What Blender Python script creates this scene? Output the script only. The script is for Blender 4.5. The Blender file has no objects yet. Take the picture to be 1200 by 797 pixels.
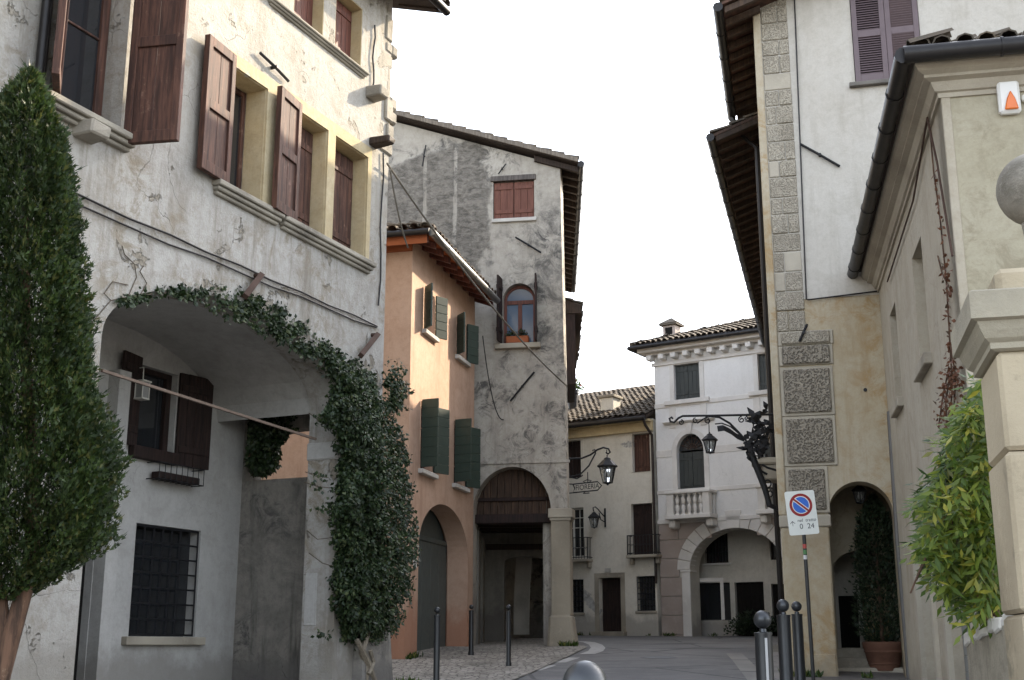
import bpy, bmesh, math, random
import numpy as np
from mathutils import Vector, Matrix, noise as mnoise
from math import sin, cos, tan, pi, radians, atan2, sqrt, hypot

SC = bpy.context.scene
COL = SC.collection
random.seed(7)
R = random.uniform

# ------------------------------------------------------------------ camera
EYE = 1.6
FPX = 1440.0                        # focal length in pixels of the 1200 px wide photograph
PITCH = math.atan2(358.5, FPX)
SP, CP = sin(PITCH), cos(PITCH)
cam_d = bpy.data.cameras.new('camera')
cam_d.sensor_fit = 'HORIZONTAL'
cam_d.sensor_width = 36.0
cam_d.lens = FPX / 1200 * 36
cam_d.clip_start = 0.05
cam_d.clip_end = 3000
cam = bpy.data.objects.new('camera', cam_d)
COL.objects.link(cam)
cam.location = (0, 0, EYE)
cam.rotation_euler = (pi / 2 + PITCH, 0, 0)
SC.camera = cam

# ------------------------------------------------------------------ light
SUN_AZ, SUN_EL = 50.0, 29.5         # degrees right of the view direction, above the horizon
world = bpy.data.worlds.new('World')
SC.world = world
world.use_nodes = True
wn = world.node_tree
sky = wn.nodes.new('ShaderNodeTexSky')
sky.sky_type = 'NISHITA'
sky.sun_disc = False
sky.sun_elevation = radians(SUN_EL)
sky.sun_rotation = radians(SUN_AZ)
sky.air_density = 1.0
sky.dust_density = 2.0
sky.ozone_density = 1.0
bg = wn.nodes['Background']
hs = wn.nodes.new('ShaderNodeHueSaturation')     # hazy, almost colourless sky
hs.inputs['Saturation'].default_value = 0.42
wn.links.new(sky.outputs[0], hs.inputs['Color'])
wn.links.new(hs.outputs[0], bg.inputs[0])
bg.inputs[1].default_value = 0.15
sun_d = bpy.data.lights.new('sun', 'SUN')
sun_d.energy = 2.2
sun_d.angle = radians(0.6)
sun_d.color = (1.0, 0.85, 0.64)
sun = bpy.data.objects.new('sun', sun_d)
COL.objects.link(sun)
_sd = Vector((sin(radians(SUN_AZ)) * cos(radians(SUN_EL)), cos(radians(SUN_AZ)) * cos(radians(SUN_EL)), sin(radians(SUN_EL))))
sun.rotation_euler = _sd.to_track_quat('Z', 'Y').to_euler()
sun.location = (0, 0, 40)
SC.view_settings.view_transform = 'Standard'
SC.view_settings.look = 'None'
SC.view_settings.exposure = 2.42
SC.view_settings.gamma = 1.0

# ------------------------------------------------------------------ measuring helpers
def ray(px, py):
    v = 398.5 - py
    yr = FPX * CP - v * SP
    return (px - 600) / yr, (FPX * SP + v * CP) / yr

def gz(y):
    """height of the climbing street"""
    if y < -20: return -1.2
    if y < 26: return 0.06 * y
    if y < 60: return 1.56 + 0.022 * (y - 26)
    return 1.56 + 0.022 * 34

def ground_px(px, py):
    rx, rz = ray(px, py)
    lo, hi = 1.0, 70.0
    f = lambda k: EYE + k * rz - gz(k)
    for _ in range(60):
        m = (lo + hi) / 2
        if f(m) > 0: lo = m
        else: hi = m
    return rx * lo, lo

class Fr:
    """vertical plane: s runs left to right as seen from outside, d points outward"""
    def __init__(self, o, u):
        l = hypot(*u)
        self.o = (o[0], o[1]); self.u = (u[0] / l, u[1] / l)
        self.n = (self.u[1], -self.u[0])
    def w(self, s, z, d=0.0):
        return Vector((self.o[0] + self.u[0] * s + self.n[0] * d, self.o[1] + self.u[1] * s + self.n[1] * d, z))
    def at(self, px, py, d=0.0):
        rx, rz = ray(px, py)
        ox, oy = self.o[0] + self.n[0] * d, self.o[1] + self.n[1] * d
        s = (rx * oy - ox) / (self.u[0] - rx * self.u[1])
        return s, EYE + rz * (oy + self.u[1] * s)
    def rect(self, x0, x1, y0, y1, d=0.0):
        """opening from its left/right edge at mid height and top/bottom at mid width"""
        xm, ym = (x0 + x1) / 2, (y0 + y1) / 2
        a = self.at(x0, ym, d)[0]; b = self.at(x1, ym, d)[0]
        return min(a, b), max(a, b), self.at(xm, y1, d)[1], self.at(xm, y0, d)[1]
    def side(self, s, d, ang):
        """frame starting at (s,d), turned by ang (radians, from s towards d)"""
        p = self.w(s, 0, d)
        ca, sa = cos(ang), sin(ang)
        return Fr((p.x, p.y), (self.u[0] * ca + self.n[0] * sa, self.u[1] * ca + self.n[1] * sa))
    def gy(self, s, d=0.0):
        return gz(self.o[1] + self.u[1] * s + self.n[1] * d)

# ------------------------------------------------------------------ mesh builder
ORG = {}
def org(o):
    return ORG[o.name] if o else None

class MB:
    def __init__(self): self.v = []; self.f = []
    def poly(self, pts):
        b = len(self.v); self.v += [Vector(p) for p in pts]; self.f.append(tuple(range(b, b + len(pts))))
    def hexa(self, p):
        """8 corners: bottom 0-3 (counter-clockwise from above), top 4-7"""
        b = len(self.v); self.v += [Vector(q) for q in p]
        for q in ((3, 2, 1, 0), (4, 5, 6, 7), (0, 1, 5, 4), (1, 2, 6, 5), (2, 3, 7, 6), (3, 0, 4, 7)):
            self.f.append(tuple(b + i for i in q))
    def box(self, fr, s0, s1, z0, z1, d0, d1):
        if d1 < d0: d0, d1 = d1, d0
        self.hexa([fr.w(s0, z0, d1), fr.w(s1, z0, d1), fr.w(s1, z0, d0), fr.w(s0, z0, d0),
                   fr.w(s0, z1, d1), fr.w(s1, z1, d1), fr.w(s1, z1, d0), fr.w(s0, z1, d0)])
    def wbox(self, x0, x1, y0, y1, z0, z1):
        self.hexa([(x0, y0, z0), (x1, y0, z0), (x1, y1, z0), (x0, y1, z0), (x0, y0, z1), (x1, y0, z1), (x1, y1, z1), (x0, y1, z1)])
    def prism(self, fr, pts, d0, d1):
        n = len(pts); b = len(self.v)
        self.v += [fr.w(s, z, d1) for s, z in pts] + [fr.w(s, z, d0) for s, z in pts]
        self.f.append(tuple(b + i for i in range(n)))
        self.f.append(tuple(b + n + i for i in reversed(range(n))))
        for i in range(n):
            j = (i + 1) % n
            self.f.append((b + j, b + i, b + n + i, b + n + j))
    def slab(self, pts, t):
        """polygon of world points thickened downwards by t"""
        n = len(pts); b = len(self.v)
        self.v += [Vector(p) for p in pts] + [Vector(p) - Vector((0, 0, t)) for p in pts]
        self.f.append(tuple(b + i for i in range(n)))
        self.f.append(tuple(b + n + i for i in reversed(range(n))))
        for i in range(n):
            j = (i + 1) % n
            self.f.append((b + j, b + i, b + n + i, b + n + j))
    def tube(self, pts, r, n=8):
        pts = [Vector(p) for p in pts]
        rr = r if isinstance(r, (list, tuple)) else [r] * len(pts)
        b = len(self.v); up = Vector((0, 0, 1)); prev = None
        for i, p in enumerate(pts):
            t = (pts[min(i + 1, len(pts) - 1)] - pts[max(i - 1, 0)]).normalized()
            if prev is None:
                a = t.cross(up)
                if a.length < 1e-3: a = t.cross(Vector((1, 0, 0)))
                a.normalize()
            else:
                a = prev - t * prev.dot(t)
                if a.length < 1e-5: a = t.cross(up)
                a.normalize()
            prev = a
            c = t.cross(a)
            for k in range(n):
                g = 2 * pi * k / n
                self.v.append(p + (a * cos(g) + c * sin(g)) * rr[i])
        for i in range(len(pts) - 1):
            for k in range(n):
                k2 = (k + 1) % n
                self.f.append((b + i * n + k, b + (i + 1) * n + k, b + (i + 1) * n + k2, b + i * n + k2))
        self.f.append(tuple(b + k for k in range(n)))
        e = b + (len(pts) - 1) * n
        self.f.append(tuple(e + k for k in reversed(range(n))))
    def lathe(self, c, prof, n=20, sx=1.0):
        c = Vector(c); b = len(self.v)
        for r, z in prof:
            for k in range(n):
                g = 2 * pi * k / n
                self.v.append(c + Vector((r * cos(g) * sx, r * sin(g), z)))
        for i in range(len(prof) - 1):
            for k in range(n):
                k2 = (k + 1) % n
                self.f.append((b + i * n + k, b + i * n + k2, b + (i + 1) * n + k2, b + (i + 1) * n + k))
        self.f.append(tuple(b + k for k in reversed(range(n))))
        e = b + (len(prof) - 1) * n
        self.f.append(tuple(e + k for k in range(n)))
    def sweep(self, path, prof, closed=False):
        """profile [(out, up)] swept along horizontal path of (x,y,z, nx,ny) with mitred outward vectors"""
        b = len(self.v); m = len(prof)
        for (x, y, z, nx, ny) in path:
            for (o, h) in prof:
                self.v.append(Vector((x + nx * o, y + ny * o, z + h)))
        for i in range(len(path) - 1):
            for k in range(m - 1):
                self.f.append((b + i * m + k, b + (i + 1) * m + k, b + (i + 1) * m + k + 1, b + i * m + k + 1))
        self.f.append(tuple(b + k for k in reversed(range(m))))
        e = b + (len(path) - 1) * m
        self.f.append(tuple(e + k for k in range(m)))
    def build(self, name, mat, parent=None, origin=None, bevel=0.0, smooth=False):
        o = org(parent) if parent else (Vector(origin) if origin is not None else Vector((0, 0, 0)))
        me = bpy.data.meshes.new(name)
        me.from_pydata([tuple(p - o) for p in self.v], [], self.f)
        return link_mesh(name, me, mat, parent, o, bevel, smooth)

def link_mesh(name, me, mat, parent, o, bevel=0.0, smooth=False):
    bm = bmesh.new(); bm.from_mesh(me)
    bmesh.ops.recalc_face_normals(bm, faces=bm.faces[:])
    if bevel:
        bmesh.ops.bevel(bm, geom=bm.edges[:], offset=bevel, segments=1, profile=0.5, affect='EDGES', clamp_overlap=True)
    bm.to_mesh(me); bm.free()
    if smooth:
        me.polygons.foreach_set('use_smooth', [True] * len(me.polygons))
        try: me.set_sharp_from_angle(angle=radians(40))
        except Exception: pass
    me.update()
    me.materials.append(mat)
    ob = bpy.data.objects.new(name, me)
    COL.objects.link(ob)
    if parent: ob.parent = parent
    else: ob.location = o
    ORG[ob.name] = Vector(o)
    return ob

def tag(o, label, cat, group=None):
    o['label'] = label; o['category'] = cat
    if group: o['group'] = group
    return o

def thing(name, label, cat, loc, group=None):
    o = bpy.data.objects.new(name, None)
    o.empty_display_size = 0.3
    COL.objects.link(o); o.location = loc
    ORG[o.name] = Vector(loc)
    return tag(o, label, cat, group)

def dup(root, loc, label, group=None, rotz=None):
    r = root.copy(); COL.objects.link(r); r.location = loc
    if rotz is not None: r.rotation_euler = (0, 0, rotz)
    r['label'] = label
    if group: r['group'] = group
    ORG[r.name] = Vector(loc)
    for ch in root.children:
        c = ch.copy(); COL.objects.link(c); c.parent = r
        for g in ch.children:
            d = g.copy(); COL.objects.link(d); d.parent = c
    return r

def wall(name, fr, outer, holes, t, mat, parent, d=0.0):
    """façade with real openings: outer and holes are (s,z) rings, front face at d, thickness t inward"""
    cu = bpy.data.curves.new('tmp', 'CURVE')
    cu.dimensions = '2D'; cu.fill_mode = 'BOTH'; cu.extrude = t / 2; cu.resolution_u = 1
    for ring in [outer] + list(holes):
        sp = cu.splines.new('POLY'); sp.points.add(len(ring) - 1)
        for i, (s, z) in enumerate(ring): sp.points[i].co = (s, z, 0, 1)
        sp.use_cyclic_u = True
    tmp = bpy.data.objects.new('tmp', cu)
    COL.objects.link(tmp)
    bpy.context.view_layer.update()
    me = bpy.data.meshes.new_from_object(tmp.evaluated_get(bpy.context.evaluated_depsgraph_get()))
    bpy.data.objects.remove(tmp); bpy.data.curves.remove(cu)
    o = org(parent)
    for v in me.vertices:
        v.co = fr.w(v.co.x, v.co.y, v.co.z - t / 2 + d) - o
    me.polygons.foreach_set('use_smooth', [False] * len(me.polygons))
    me.materials.clear(); me.materials.append(mat); me.update()
    me.name = name
    ob = bpy.data.objects.new(name, me); COL.objects.link(ob); ob.parent = parent
    ORG[ob.name] = Vector(o)
    return ob

def rring(s0, s1, z0, z1): return [(s0, z0), (s1, z0), (s1, z1), (s0, z1)]
def aring(s0, s1, z0, zs, rise, n=18):
    c, a = (s0 + s1) / 2, (s1 - s0) / 2
    return [(s0, z0), (s1, z0)] + [(c + a * cos(pi * i / n), zs + rise * sin(pi * i / n)) for i in range(n + 1)]

# ------------------------------------------------------------------ materials
class NT:
    def __init__(self, name):
        self.m = bpy.data.materials.new(name); self.m.use_nodes = True
        self.t = self.m.node_tree; self.N = self.t.nodes; self.b = self.N['Principled BSDF']
        self.pos = self.N.new('ShaderNodeNewGeometry').outputs['Position']
    def put(self, sock, val):
        if hasattr(val, 'is_linked') or hasattr(val, 'links'): self.t.links.new(val, sock)
        elif isinstance(val, tuple) and len(val) == 3 and sock.type == 'RGBA': sock.default_value = (*val, 1)
        else: sock.default_value = val
    def math(self, op, a, b=0.0, clamp=False):
        n = self.N.new('ShaderNodeMath'); n.operation = op; n.use_clamp = clamp
        self.put(n.inputs[0], a); self.put(n.inputs[1], b); return n.outputs[0]
    def scl(self, v, s):
        n = self.N.new('ShaderNodeVectorMath'); n.operation = 'MULTIPLY'
        self.put(n.inputs[0], v); n.inputs[1].default_value = s; return n.outputs[0]
    def dot(self, v, s):
        n = self.N.new('ShaderNodeVectorMath'); n.operation = 'DOT_PRODUCT'
        self.put(n.inputs[0], v); n.inputs[1].default_value = s; return n.outputs['Value']
    def noise(self, scale, detail=6, rough=.6, vec=None, dist=0.0):
        n = self.N.new('ShaderNodeTexNoise'); n.inputs['Scale'].default_value = scale
        n.inputs['Detail'].default_value = detail; n.inputs['Roughness'].default_value = rough
        n.inputs['Distortion'].default_value = dist
        self.put(n.inputs['Vector'], vec or self.pos); return n.outputs[0]
    def vor(self, scale, feat='F1', vec=None, out='Distance', rnd=1.0):
        n = self.N.new('ShaderNodeTexVoronoi'); n.feature = feat; n.inputs['Scale'].default_value = scale
        n.inputs['Randomness'].default_value = rnd
        self.put(n.inputs['Vector'], vec or self.pos); return n.outputs[out]
    def step(self, x, a, b):
        n = self.N.new('ShaderNodeMapRange'); n.interpolation_type = 'SMOOTHSTEP'
        self.put(n.inputs[0], x); n.inputs[1].default_value = a; n.inputs[2].default_value = b
        return n.outputs[0]
    def mix(self, f, a, b, mode='MIX'):
        n = self.N.new('ShaderNodeMix'); n.data_type = 'RGBA'; n.blend_type = mode
        self.put(n.inputs[0], f); self.put(n.inputs[6], a); self.put(n.inputs[7], b); return n.outputs[2]
    def bump(self, h, strength=.4, dist=.02, prev=None):
        n = self.N.new('ShaderNodeBump'); n.inputs['Strength'].default_value = strength
        n.inputs['Distance'].default_value = dist; self.put(n.inputs['Height'], h)
        if prev: self.put(n.inputs['Normal'], prev)
        return n.outputs[0]
    def z(self):
        n = self.N.new('ShaderNodeSeparateXYZ'); self.put(n.inputs[0], self.pos); return n.outputs[2]
    def done(self, col, rough=.9, nrm=None, metal=0.0, spec=.3):
        self.put(self.b.inputs['Base Color'], col)
        self.put(self.b.inputs['Roughness'], rough)
        self.b.inputs['Metallic'].default_value = metal
        self.b.inputs['Specular IOR Level'].default_value = spec
        if nrm: self.put(self.b.inputs['Normal'], nrm)
        return self.m

def plaster(name, base, dark, light=None, patch=None, pt=.60, ps=.9, streak=.5, damp=None, top=None, rough=.55, cracks=True, mottle=.75, grime=None, extra=None):
    """lime plaster: mottled tones, run-off streaks, lost patches, rising damp, hairline cracks"""
    t = NT(name)
    light = light or tuple(min(1, c * 1.18) for c in base)
    n1 = t.noise(.55, 9, .68)
    c = t.mix(t.math('MULTIPLY', t.step(n1, .38, .66), mottle), base, light)
    n2 = t.noise(1.7, 10, .72, dist=.6)
    c = t.mix(t.math('MULTIPLY', t.step(n2, .46, .66), .55 * mottle), c, dark)
    st = t.noise(2.3, 7, .7, vec=t.scl(t.pos, (1.6, 1.6, .16)))
    stw = t.math('MULTIPLY', t.step(st, .47, .66), t.step(t.noise(.5, 4, .6), .36, .58))
    c = t.mix(t.math('MULTIPLY', stw, streak), c, dark)
    fine = t.noise(38, 5, .75)
    mid = t.noise(9, 7, .7)
    h = t.math('ADD', t.math('MULTIPLY', fine, .30), t.math('MULTIPLY', mid, .6))
    c = t.mix(t.math('MULTIPLY', t.step(mid, .44, .72), .55 * mottle), c, dark)
    c = t.mix(t.math('MULTIPLY', t.step(t.noise(4.2, 9, .75), .50, .62), .35 * mottle), c, light)
    if patch:
        pn = t.noise(ps, 11, .66, dist=.35)
        pm = t.step(pn, pt, pt + .02)
        pc = t.mix(t.step(t.noise(7, 8, .7), .35, .68), patch, tuple(x * .55 for x in patch))
        c = t.mix(pm, c, pc)
        h = t.math('SUBTRACT', h, t.math('MULTIPLY', pm, .8))
    if grime:
        gn = t.noise(2.6, 12, .8, dist=.8)
        c = t.mix(t.math('MULTIPLY', t.step(gn, .47, .62), t.step(t.noise(.7, 4, .6), .40, .56)), c, grime)
    if cracks:
        wv = t.N.new('ShaderNodeVectorMath'); wv.operation = 'ADD'
        nn = t.N.new('ShaderNodeTexNoise'); nn.inputs['Scale'].default_value = 1.6; nn.inputs['Detail'].default_value = 6
        t.put(nn.inputs['Vector'], t.pos)
        sc = t.scl(nn.outputs['Color'], (.7, .7, .7)); t.put(wv.inputs[0], t.pos); t.put(wv.inputs[1], sc)
        cr = t.vor(.75, 'DISTANCE_TO_EDGE', vec=wv.outputs[0])
        cm = t.math('MULTIPLY', t.math('SUBTRACT', 1.0, t.step(cr, .001, .006)), t.step(t.noise(.8, 3, .5), .5, .62))
        c = t.mix(t.math('MULTIPLY', cm, .28), c, tuple(x * .6 for x in dark))
        h = t.math('SUBTRACT', h, t.math('MULTIPLY', cm, .3))
    if damp:
        z0, z1, dc = damp
        dm = t.math('ADD', t.math('SUBTRACT', 1.0, t.step(t.z(), z0, z1)), t.math('MULTIPLY', t.math('SUBTRACT', t.noise(1.3, 8, .7), .5), 1.3))
        c = t.mix(t.math('MULTIPLY', t.step(dm, .35, .75), .75), c, dc)
    if top:
        z0, z1, tc, amt = top
        dm = t.math('ADD', t.step(t.z(), z0, z1), t.math('MULTIPLY', t.math('SUBTRACT', t.noise(.9, 9, .72), .5), 1.5))
        c = t.mix(t.math('MULTIPLY', t.step(dm, .3, .8), amt), c, tc)
    if extra: c, h = extra(t, c, h)
    c = t.mix(t.math('MULTIPLY', t.step(fine, .35, .7), .16), c, tuple(x * .5 for x in base))
    return t.done(c, .93, t.bump(h, rough, .03), spec=.15)

def stone(name, base, dark, scale=6, rough=.6, pits=0.0, moss=None, bs=1.0):
    t = NT(name)
    n1 = t.noise(scale * .25, 9, .7); n2 = t.noise(scale, 10, .75)
    c = t.mix(t.step(n1, .36, .66), base, dark)
    c = t.mix(t.math('MULTIPLY', t.step(n2, .42, .72), .5), c, tuple(min(1, x * 1.35) for x in base))
    h = t.math('ADD', n2, t.math('MULTIPLY', t.noise(scale * 6, 5, .7), .4))
    if pits:
        wv = t.vor(pits, 'SMOOTH_F1'); pm = t.math('SUBTRACT', 1.0, t.step(wv, .22, .52))
        pm = t.math('MULTIPLY', pm, t.step(t.noise(pits * .7, 3, .6), .36, .5))
        c = t.mix(t.math('MULTIPLY', pm, .55), c, tuple(x * .45 for x in dark)); h = t.math('SUBTRACT', h, t.math('MULTIPLY', pm, 1.6))
    if moss:
        c = t.mix(t.step(t.noise(1.7, 10, .75, dist=.5), .54, .70), c, moss)
    return t.done(c, .92, t.bump(h, rough, .02 * bs), spec=.2)

def wood(name, base, dark, pale=None, grain=(1, 1, .08), rough=.75, scale=28):
    t = NT(name)
    g = t.noise(scale, 8, .7, vec=t.scl(t.pos, grain))
    c = t.mix(t.step(g, .36, .68), dark, base)
    if pale: c = t.mix(t.math('MULTIPLY', t.step(t.noise(5, 9, .75), .55, .70), t.step(g, .45, .6)), c, pale)
    c = t.mix(t.math('MULTIPLY', t.step(t.noise(1.3, 4, .6), .4, .7), .35), c, dark)
    return t.done(c, rough, t.bump(g, .35, .008), spec=.3)

def paint(name, col, rough=.5, metal=0.0, var=.25, spec=.4, wear=None):
    t = NT(name)
    n = t.noise(7, 8, .7)
    c = t.mix(t.math('MULTIPLY', t.step(n, .4, .7), var), col, tuple(x * .55 for x in col))
    if wear: c = t.mix(t.step(t.noise(11, 9, .75), .62, .68), c, wear)
    return t.done(c, t.math('ADD', rough - .08, t.math('MULTIPLY', n, .16)), t.bump(t.noise(30, 4, .6), .12, .004), metal, spec)

def leafmat(name, a, b, c3=None, trans=.3, rough=.55):
    t = NT(name)
    ri = t.N.new('ShaderNodeNewGeometry').outputs['Random Per Island']
    c = t.mix(t.step(ri, .1, .9), a, b)
    if c3: c = t.mix(t.step(ri, .86, .9), c, c3)
    c = t.mix(t.math('MULTIPLY', t.step(t.noise(2.2, 4, .6), .38, .66), .5), c, tuple(x * .6 for x in a))
    m = t.done(c, rough, spec=.4)
    tr = t.N.new('ShaderNodeBsdfTranslucent'); t.put(tr.inputs[0], c)
    mx = t.N.new('ShaderNodeMixShader'); mx.inputs[0].default_value = trans
    t.t.links.new(t.b.outputs[0], mx.inputs[1]); t.t.links.new(tr.outputs[0], mx.inputs[2])
    t.t.links.new(mx.outputs[0], t.N['Material Output'].inputs['Surface'])
    return m

def glassy(name, col=(.02, .022, .025), rough=.06):
    t = NT(name)
    return t.done(col, rough, t.bump(t.noise(1.3, 2, .5), .03, .05), spec=.9)

def brick_tiles(name, a, b, c3):
    t = NT(name)
    ri = t.N.new('ShaderNodeNewGeometry').outputs['Random Per Island']
    c = t.mix(t.step(ri, .0, .8), a, b)
    c = t.mix(t.step(t.noise(3.5, 9, .75), .50, .68), c, c3)
    n = t.noise(22, 6, .7)
    c = t.mix(t.math('MULTIPLY', t.step(n, .4, .7), .35), c, tuple(x * .45 for x in a))
    return t.done(c, .9, t.bump(n, .5, .01), spec=.2)

MT = {}
# ------------------------------------------------------------------ shared building kit
MT['iron'] = paint('wrought_iron', (.016, .016, .018), .55, .3, .4)
MT['gutter'] = paint('dark_gutter', (.028, .026, .026), .42, .5, .4)
MT['glass'] = glassy('window_glass')
MT['glass_sky'] = glassy('window_glass_bright', (.05, .06, .08), .04)
MT['oldwood'] = wood('old_brown_shutter_wood', (.13, .062, .043), (.042, .022, .017), (.27, .17, .125), scale=18)
MT['darkwood'] = wood('dark_shutter_wood', (.040, .022, .018), (.014, .009, .008))
MT['redwood'] = wood('red_brown_shutter_wood', (.17, .062, .042), (.085, .034, .026), rough=.65)
MT['eavewood'] = wood('eave_boards', (.055, .036, .026), (.022, .015, .011))
MT['green'] = paint('dark_green_shutter_paint', (.026, .045, .036), .5, 0, .35)
MT['slate_green'] = paint('grey_green_door_paint', (.075, .088, .082), .55, 0, .3)
MT['tiles'] = brick_tiles('roof_tiles', (.15, .12, .09), (.095, .08, .065), (.07, .066, .056))
MT['sill'] = stone('pale_stone_trim', (.40, .36, .29), (.20, .175, .14), 5)
MT['white_sill'] = stone('white_stone_trim', (.55, .53, .49), (.33, .31, .28), 5, .3)
MT['white_wood'] = paint('white_window_paint', (.62, .60, .54), .5, 0, .2)
MT['dark_void'] = paint('dark_interior', (.012, .011, .010), .9, 0, .3, .1)  # near-black colour stands for the shade indoors; dark doors share it

def leaf(parent, fr, s, d, z0, z1, w, side, ang, style, mat, name='shutter', t=.04, n=4):
    if style == 'panel': t = .075
    a = radians(ang) if side == 'L' else radians(180 - ang)
    q = fr.side(s, d, a)
    m = MB()
    if style == 'plank':
        pw = w / n
        for i in range(n):
            m.box(q, i * pw + .003, (i + 1) * pw - .003, z0 + R(0, .006), z1 - R(0, .006), -t / 2 + R(-.002, .002), t / 2 + R(-.002, .002))
        for zz in (z0 + (z1 - z0) * .14, z0 + (z1 - z0) * .80):
            m.box(q, .03, w - .03, zz, zz + .09, -t / 2 - .018, t / 2 + .018)
    elif style == 'hplank':
        k = max(4, int((z1 - z0) / .17)); ph = (z1 - z0) / k
        for i in range(k):
            m.box(q, 0, w, z0 + i * ph + .004, z0 + (i + 1) * ph - .004, -t / 2, t / 2)
        m.box(q, .02, w - .02, z0 + .01, z1 - .01, -t / 2 + .006, t / 2 - .006)
    else:
        f = .085
        m.box(q, 0, f, z0, z1, -t / 2, t / 2); m.box(q, w - f, w, z0, z1, -t / 2, t / 2)
        zm = (z0 + z1) / 2
        rails = ((z0, z0 + .13), (zm - .06, zm + .06), (z1 - .12, z1))
        for a0, a1 in rails: m.box(q, f, w - f, a0, a1, -t / 2 + .001, t / 2 - .001)
        if style == 'panel':
            for a0, a1 in ((z0 + .13, zm - .06), (zm + .06, z1 - .12)):
                m.box(q, f, w / 2 - .002, a0, a1, -.009, .009); m.box(q, w / 2 + .002, w - f, a0, a1, -.009, .009)
        else:
            for a0, a1 in ((z0 + .13, zm - .06), (zm + .06, z1 - .12)):
                k = int((a1 - a0) / .042)
                for i in range(k):
                    zz = a0 + (i + .5) * (a1 - a0) / k
                    p = [q.w(f, zz - .022, .016), q.w(w - f, zz - .022, .016), q.w(w - f, zz + .014, -.016), q.w(f, zz + .014, -.016)]
                    m.hexa([*p, *[x + Vector((0, 0, .008)) for x in p]])
    return m.build(name, mat, parent, bevel=.004)

def sash(parent, fr, s0, s1, z0, z1, d, mat, glass, cols=2, rows=2, name='window', fw=.06):
    m = MB()
    m.box(fr, s0, s0 + fw, z0, z1, d - .03, d + .03); m.box(fr, s1 - fw, s1, z0, z1, d - .03, d + .03)
    m.box(fr, s0 + fw, s1 - fw, z0, z0 + fw, d - .029, d + .029); m.box(fr, s0 + fw, s1 - fw, z1 - fw, z1, d - .029, d + .029)
    for i in range(1, cols):
        c = s0 + (s1 - s0) * i / cols; h = .035 if i * 2 == cols else .012
        m.box(fr, c - h, c + h, z0 + fw, z1 - fw, d - .022, d + .024)
    for j in range(1, rows):
        c = z0 + (z1 - z0) * j / rows
        m.box(fr, s0 + fw, s1 - fw, c - .012, c + .012, d - .018, d + .018)
    w = m.build(name, mat, parent, bevel=.004)
    g = MB(); g.box(fr, s0 + .02, s1 - .02, z0 + .02, z1 - .02, d - .012, d - .004)
    g.build('pane', glass, w)
    return w

def grille(parent, fr, s0, s1, z0, z1, d, nx, nz, r=.009, name='window_grille'):
    m = MB()
    for i in range(nx + 1):
        s = s0 + (s1 - s0) * i / nx; m.tube([fr.w(s, z0, d), fr.w(s, z1, d)], r, 5)
    for j in range(nz + 1):
        z = z0 + (z1 - z0) * j / nz; m.box(fr, s0, s1, z - r, z + r, d - r * .6, d + r * 1.1)
    return m.build(name, MT['iron'], parent)

def fill(parent, fr, s0, s1, z0, z1, d, mat, name='window_recess', t=.05):
    m = MB(); m.box(fr, s0, s1, z0, z1, d - t, d); return m.build(name, mat, parent)

def trim(parent, fr, s0, s1, z0, z1, d0, d1, mat, name='sill', bevel=.008):
    m = MB(); m.box(fr, s0, s1, z0, z1, d0, d1); return m.build(name, mat, parent, bevel=bevel)

def moulded(parent, fr, s0, s1, z1, h, out, mat, name='sill'):
    """ledge with a small moulded profile: a slab over a receding bed"""
    m = MB()
    m.box(fr, s0, s1, z1 - h * .42, z1, -.02, out)
    m.box(fr, s0 + .02, s1 - .02, z1 - h * .72, z1 - h * .42 , -.02, out * .72)
    m.box(fr, s0 + .04, s1 - .04, z1 - h, z1 - h * .72, -.02, out * .4)
    return m.build(name, mat, parent, bevel=.012)

def in_poly(x, y, poly):
    c = False; j = len(poly) - 1
    for i in range(len(poly)):
        xi, yi = poly[i]; xj, yj = poly[j]
        if (yi > y) != (yj > y) and x < (xj - xi) * (y - yi) / (yj - yi) + xi: c = not c
        j = i
    return c

def coppi(parent, P0, U, V, poly, mat=None, pitch=.21, row=.36, name='roof_tiles'):
    """rows of half-round clay tiles over the (a,b) polygon spanned by unit vectors U (along the eave) and V (up the slope)"""
    P0 = Vector(P0); U = Vector(U).normalized(); V = Vector(V).normalized(); N = U.cross(V).normalized()
    if N.z < 0: N = -N
    a0 = min(p[0] for p in poly); a1 = max(p[0] for p in poly); b0 = min(p[1] for p in poly); b1 = max(p[1] for p in poly)
    m = MB(); seg = 4
    for i in range(int((a1 - a0) / pitch) + 1):
        for j in range(int((b1 - b0) / row) + 1):
            a = a0 + (i + .5) * pitch; b = b0 + j * row
            if not in_poly(a, b + .05, poly): continue
            ja, jb, jt, jz = R(-.014, .014), R(-.03, .03), R(-.02, .02), R(0, .012)
            base = len(m.v)
            for e in range(2):
                rr = (.098, .075)[e]; bb = b + jb + e * (row + .09); aa = a + ja + jt * e
                for k in range(seg + 1):
                    g = pi * k / seg
                    m.v.append(P0 + U * (aa - cos(g) * rr) + V * bb + N * (sin(g) * rr * .85 + (.052, .014)[e] + jz))
            for k in range(seg):
                m.f.append((base + k, base + k + 1, base + seg + 2 + k, base + seg + 1 + k))
            # front lip gives the tile its thickness
            b2 = len(m.v)
            for k in range(seg + 1):
                g = pi * k / seg
                m.v.append(P0 + U * (a + ja - cos(g) * .080) + V * (b + jb) + N * (sin(g) * .080 * .85 + .052 + jz))
            for k in range(seg): m.f.append((base + k, b2 + k, b2 + k + 1, base + k + 1))
    me = bpy.data.meshes.new(name); o = org(parent)
    me.from_pydata([tuple(p - o) for p in m.v], [], m.f); me.materials.append(mat or MT['tiles']); me.update()
    ob = bpy.data.objects.new(name, me); COL.objects.link(ob); ob.parent = parent; ORG[ob.name] = Vector(o)
    return ob

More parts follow.
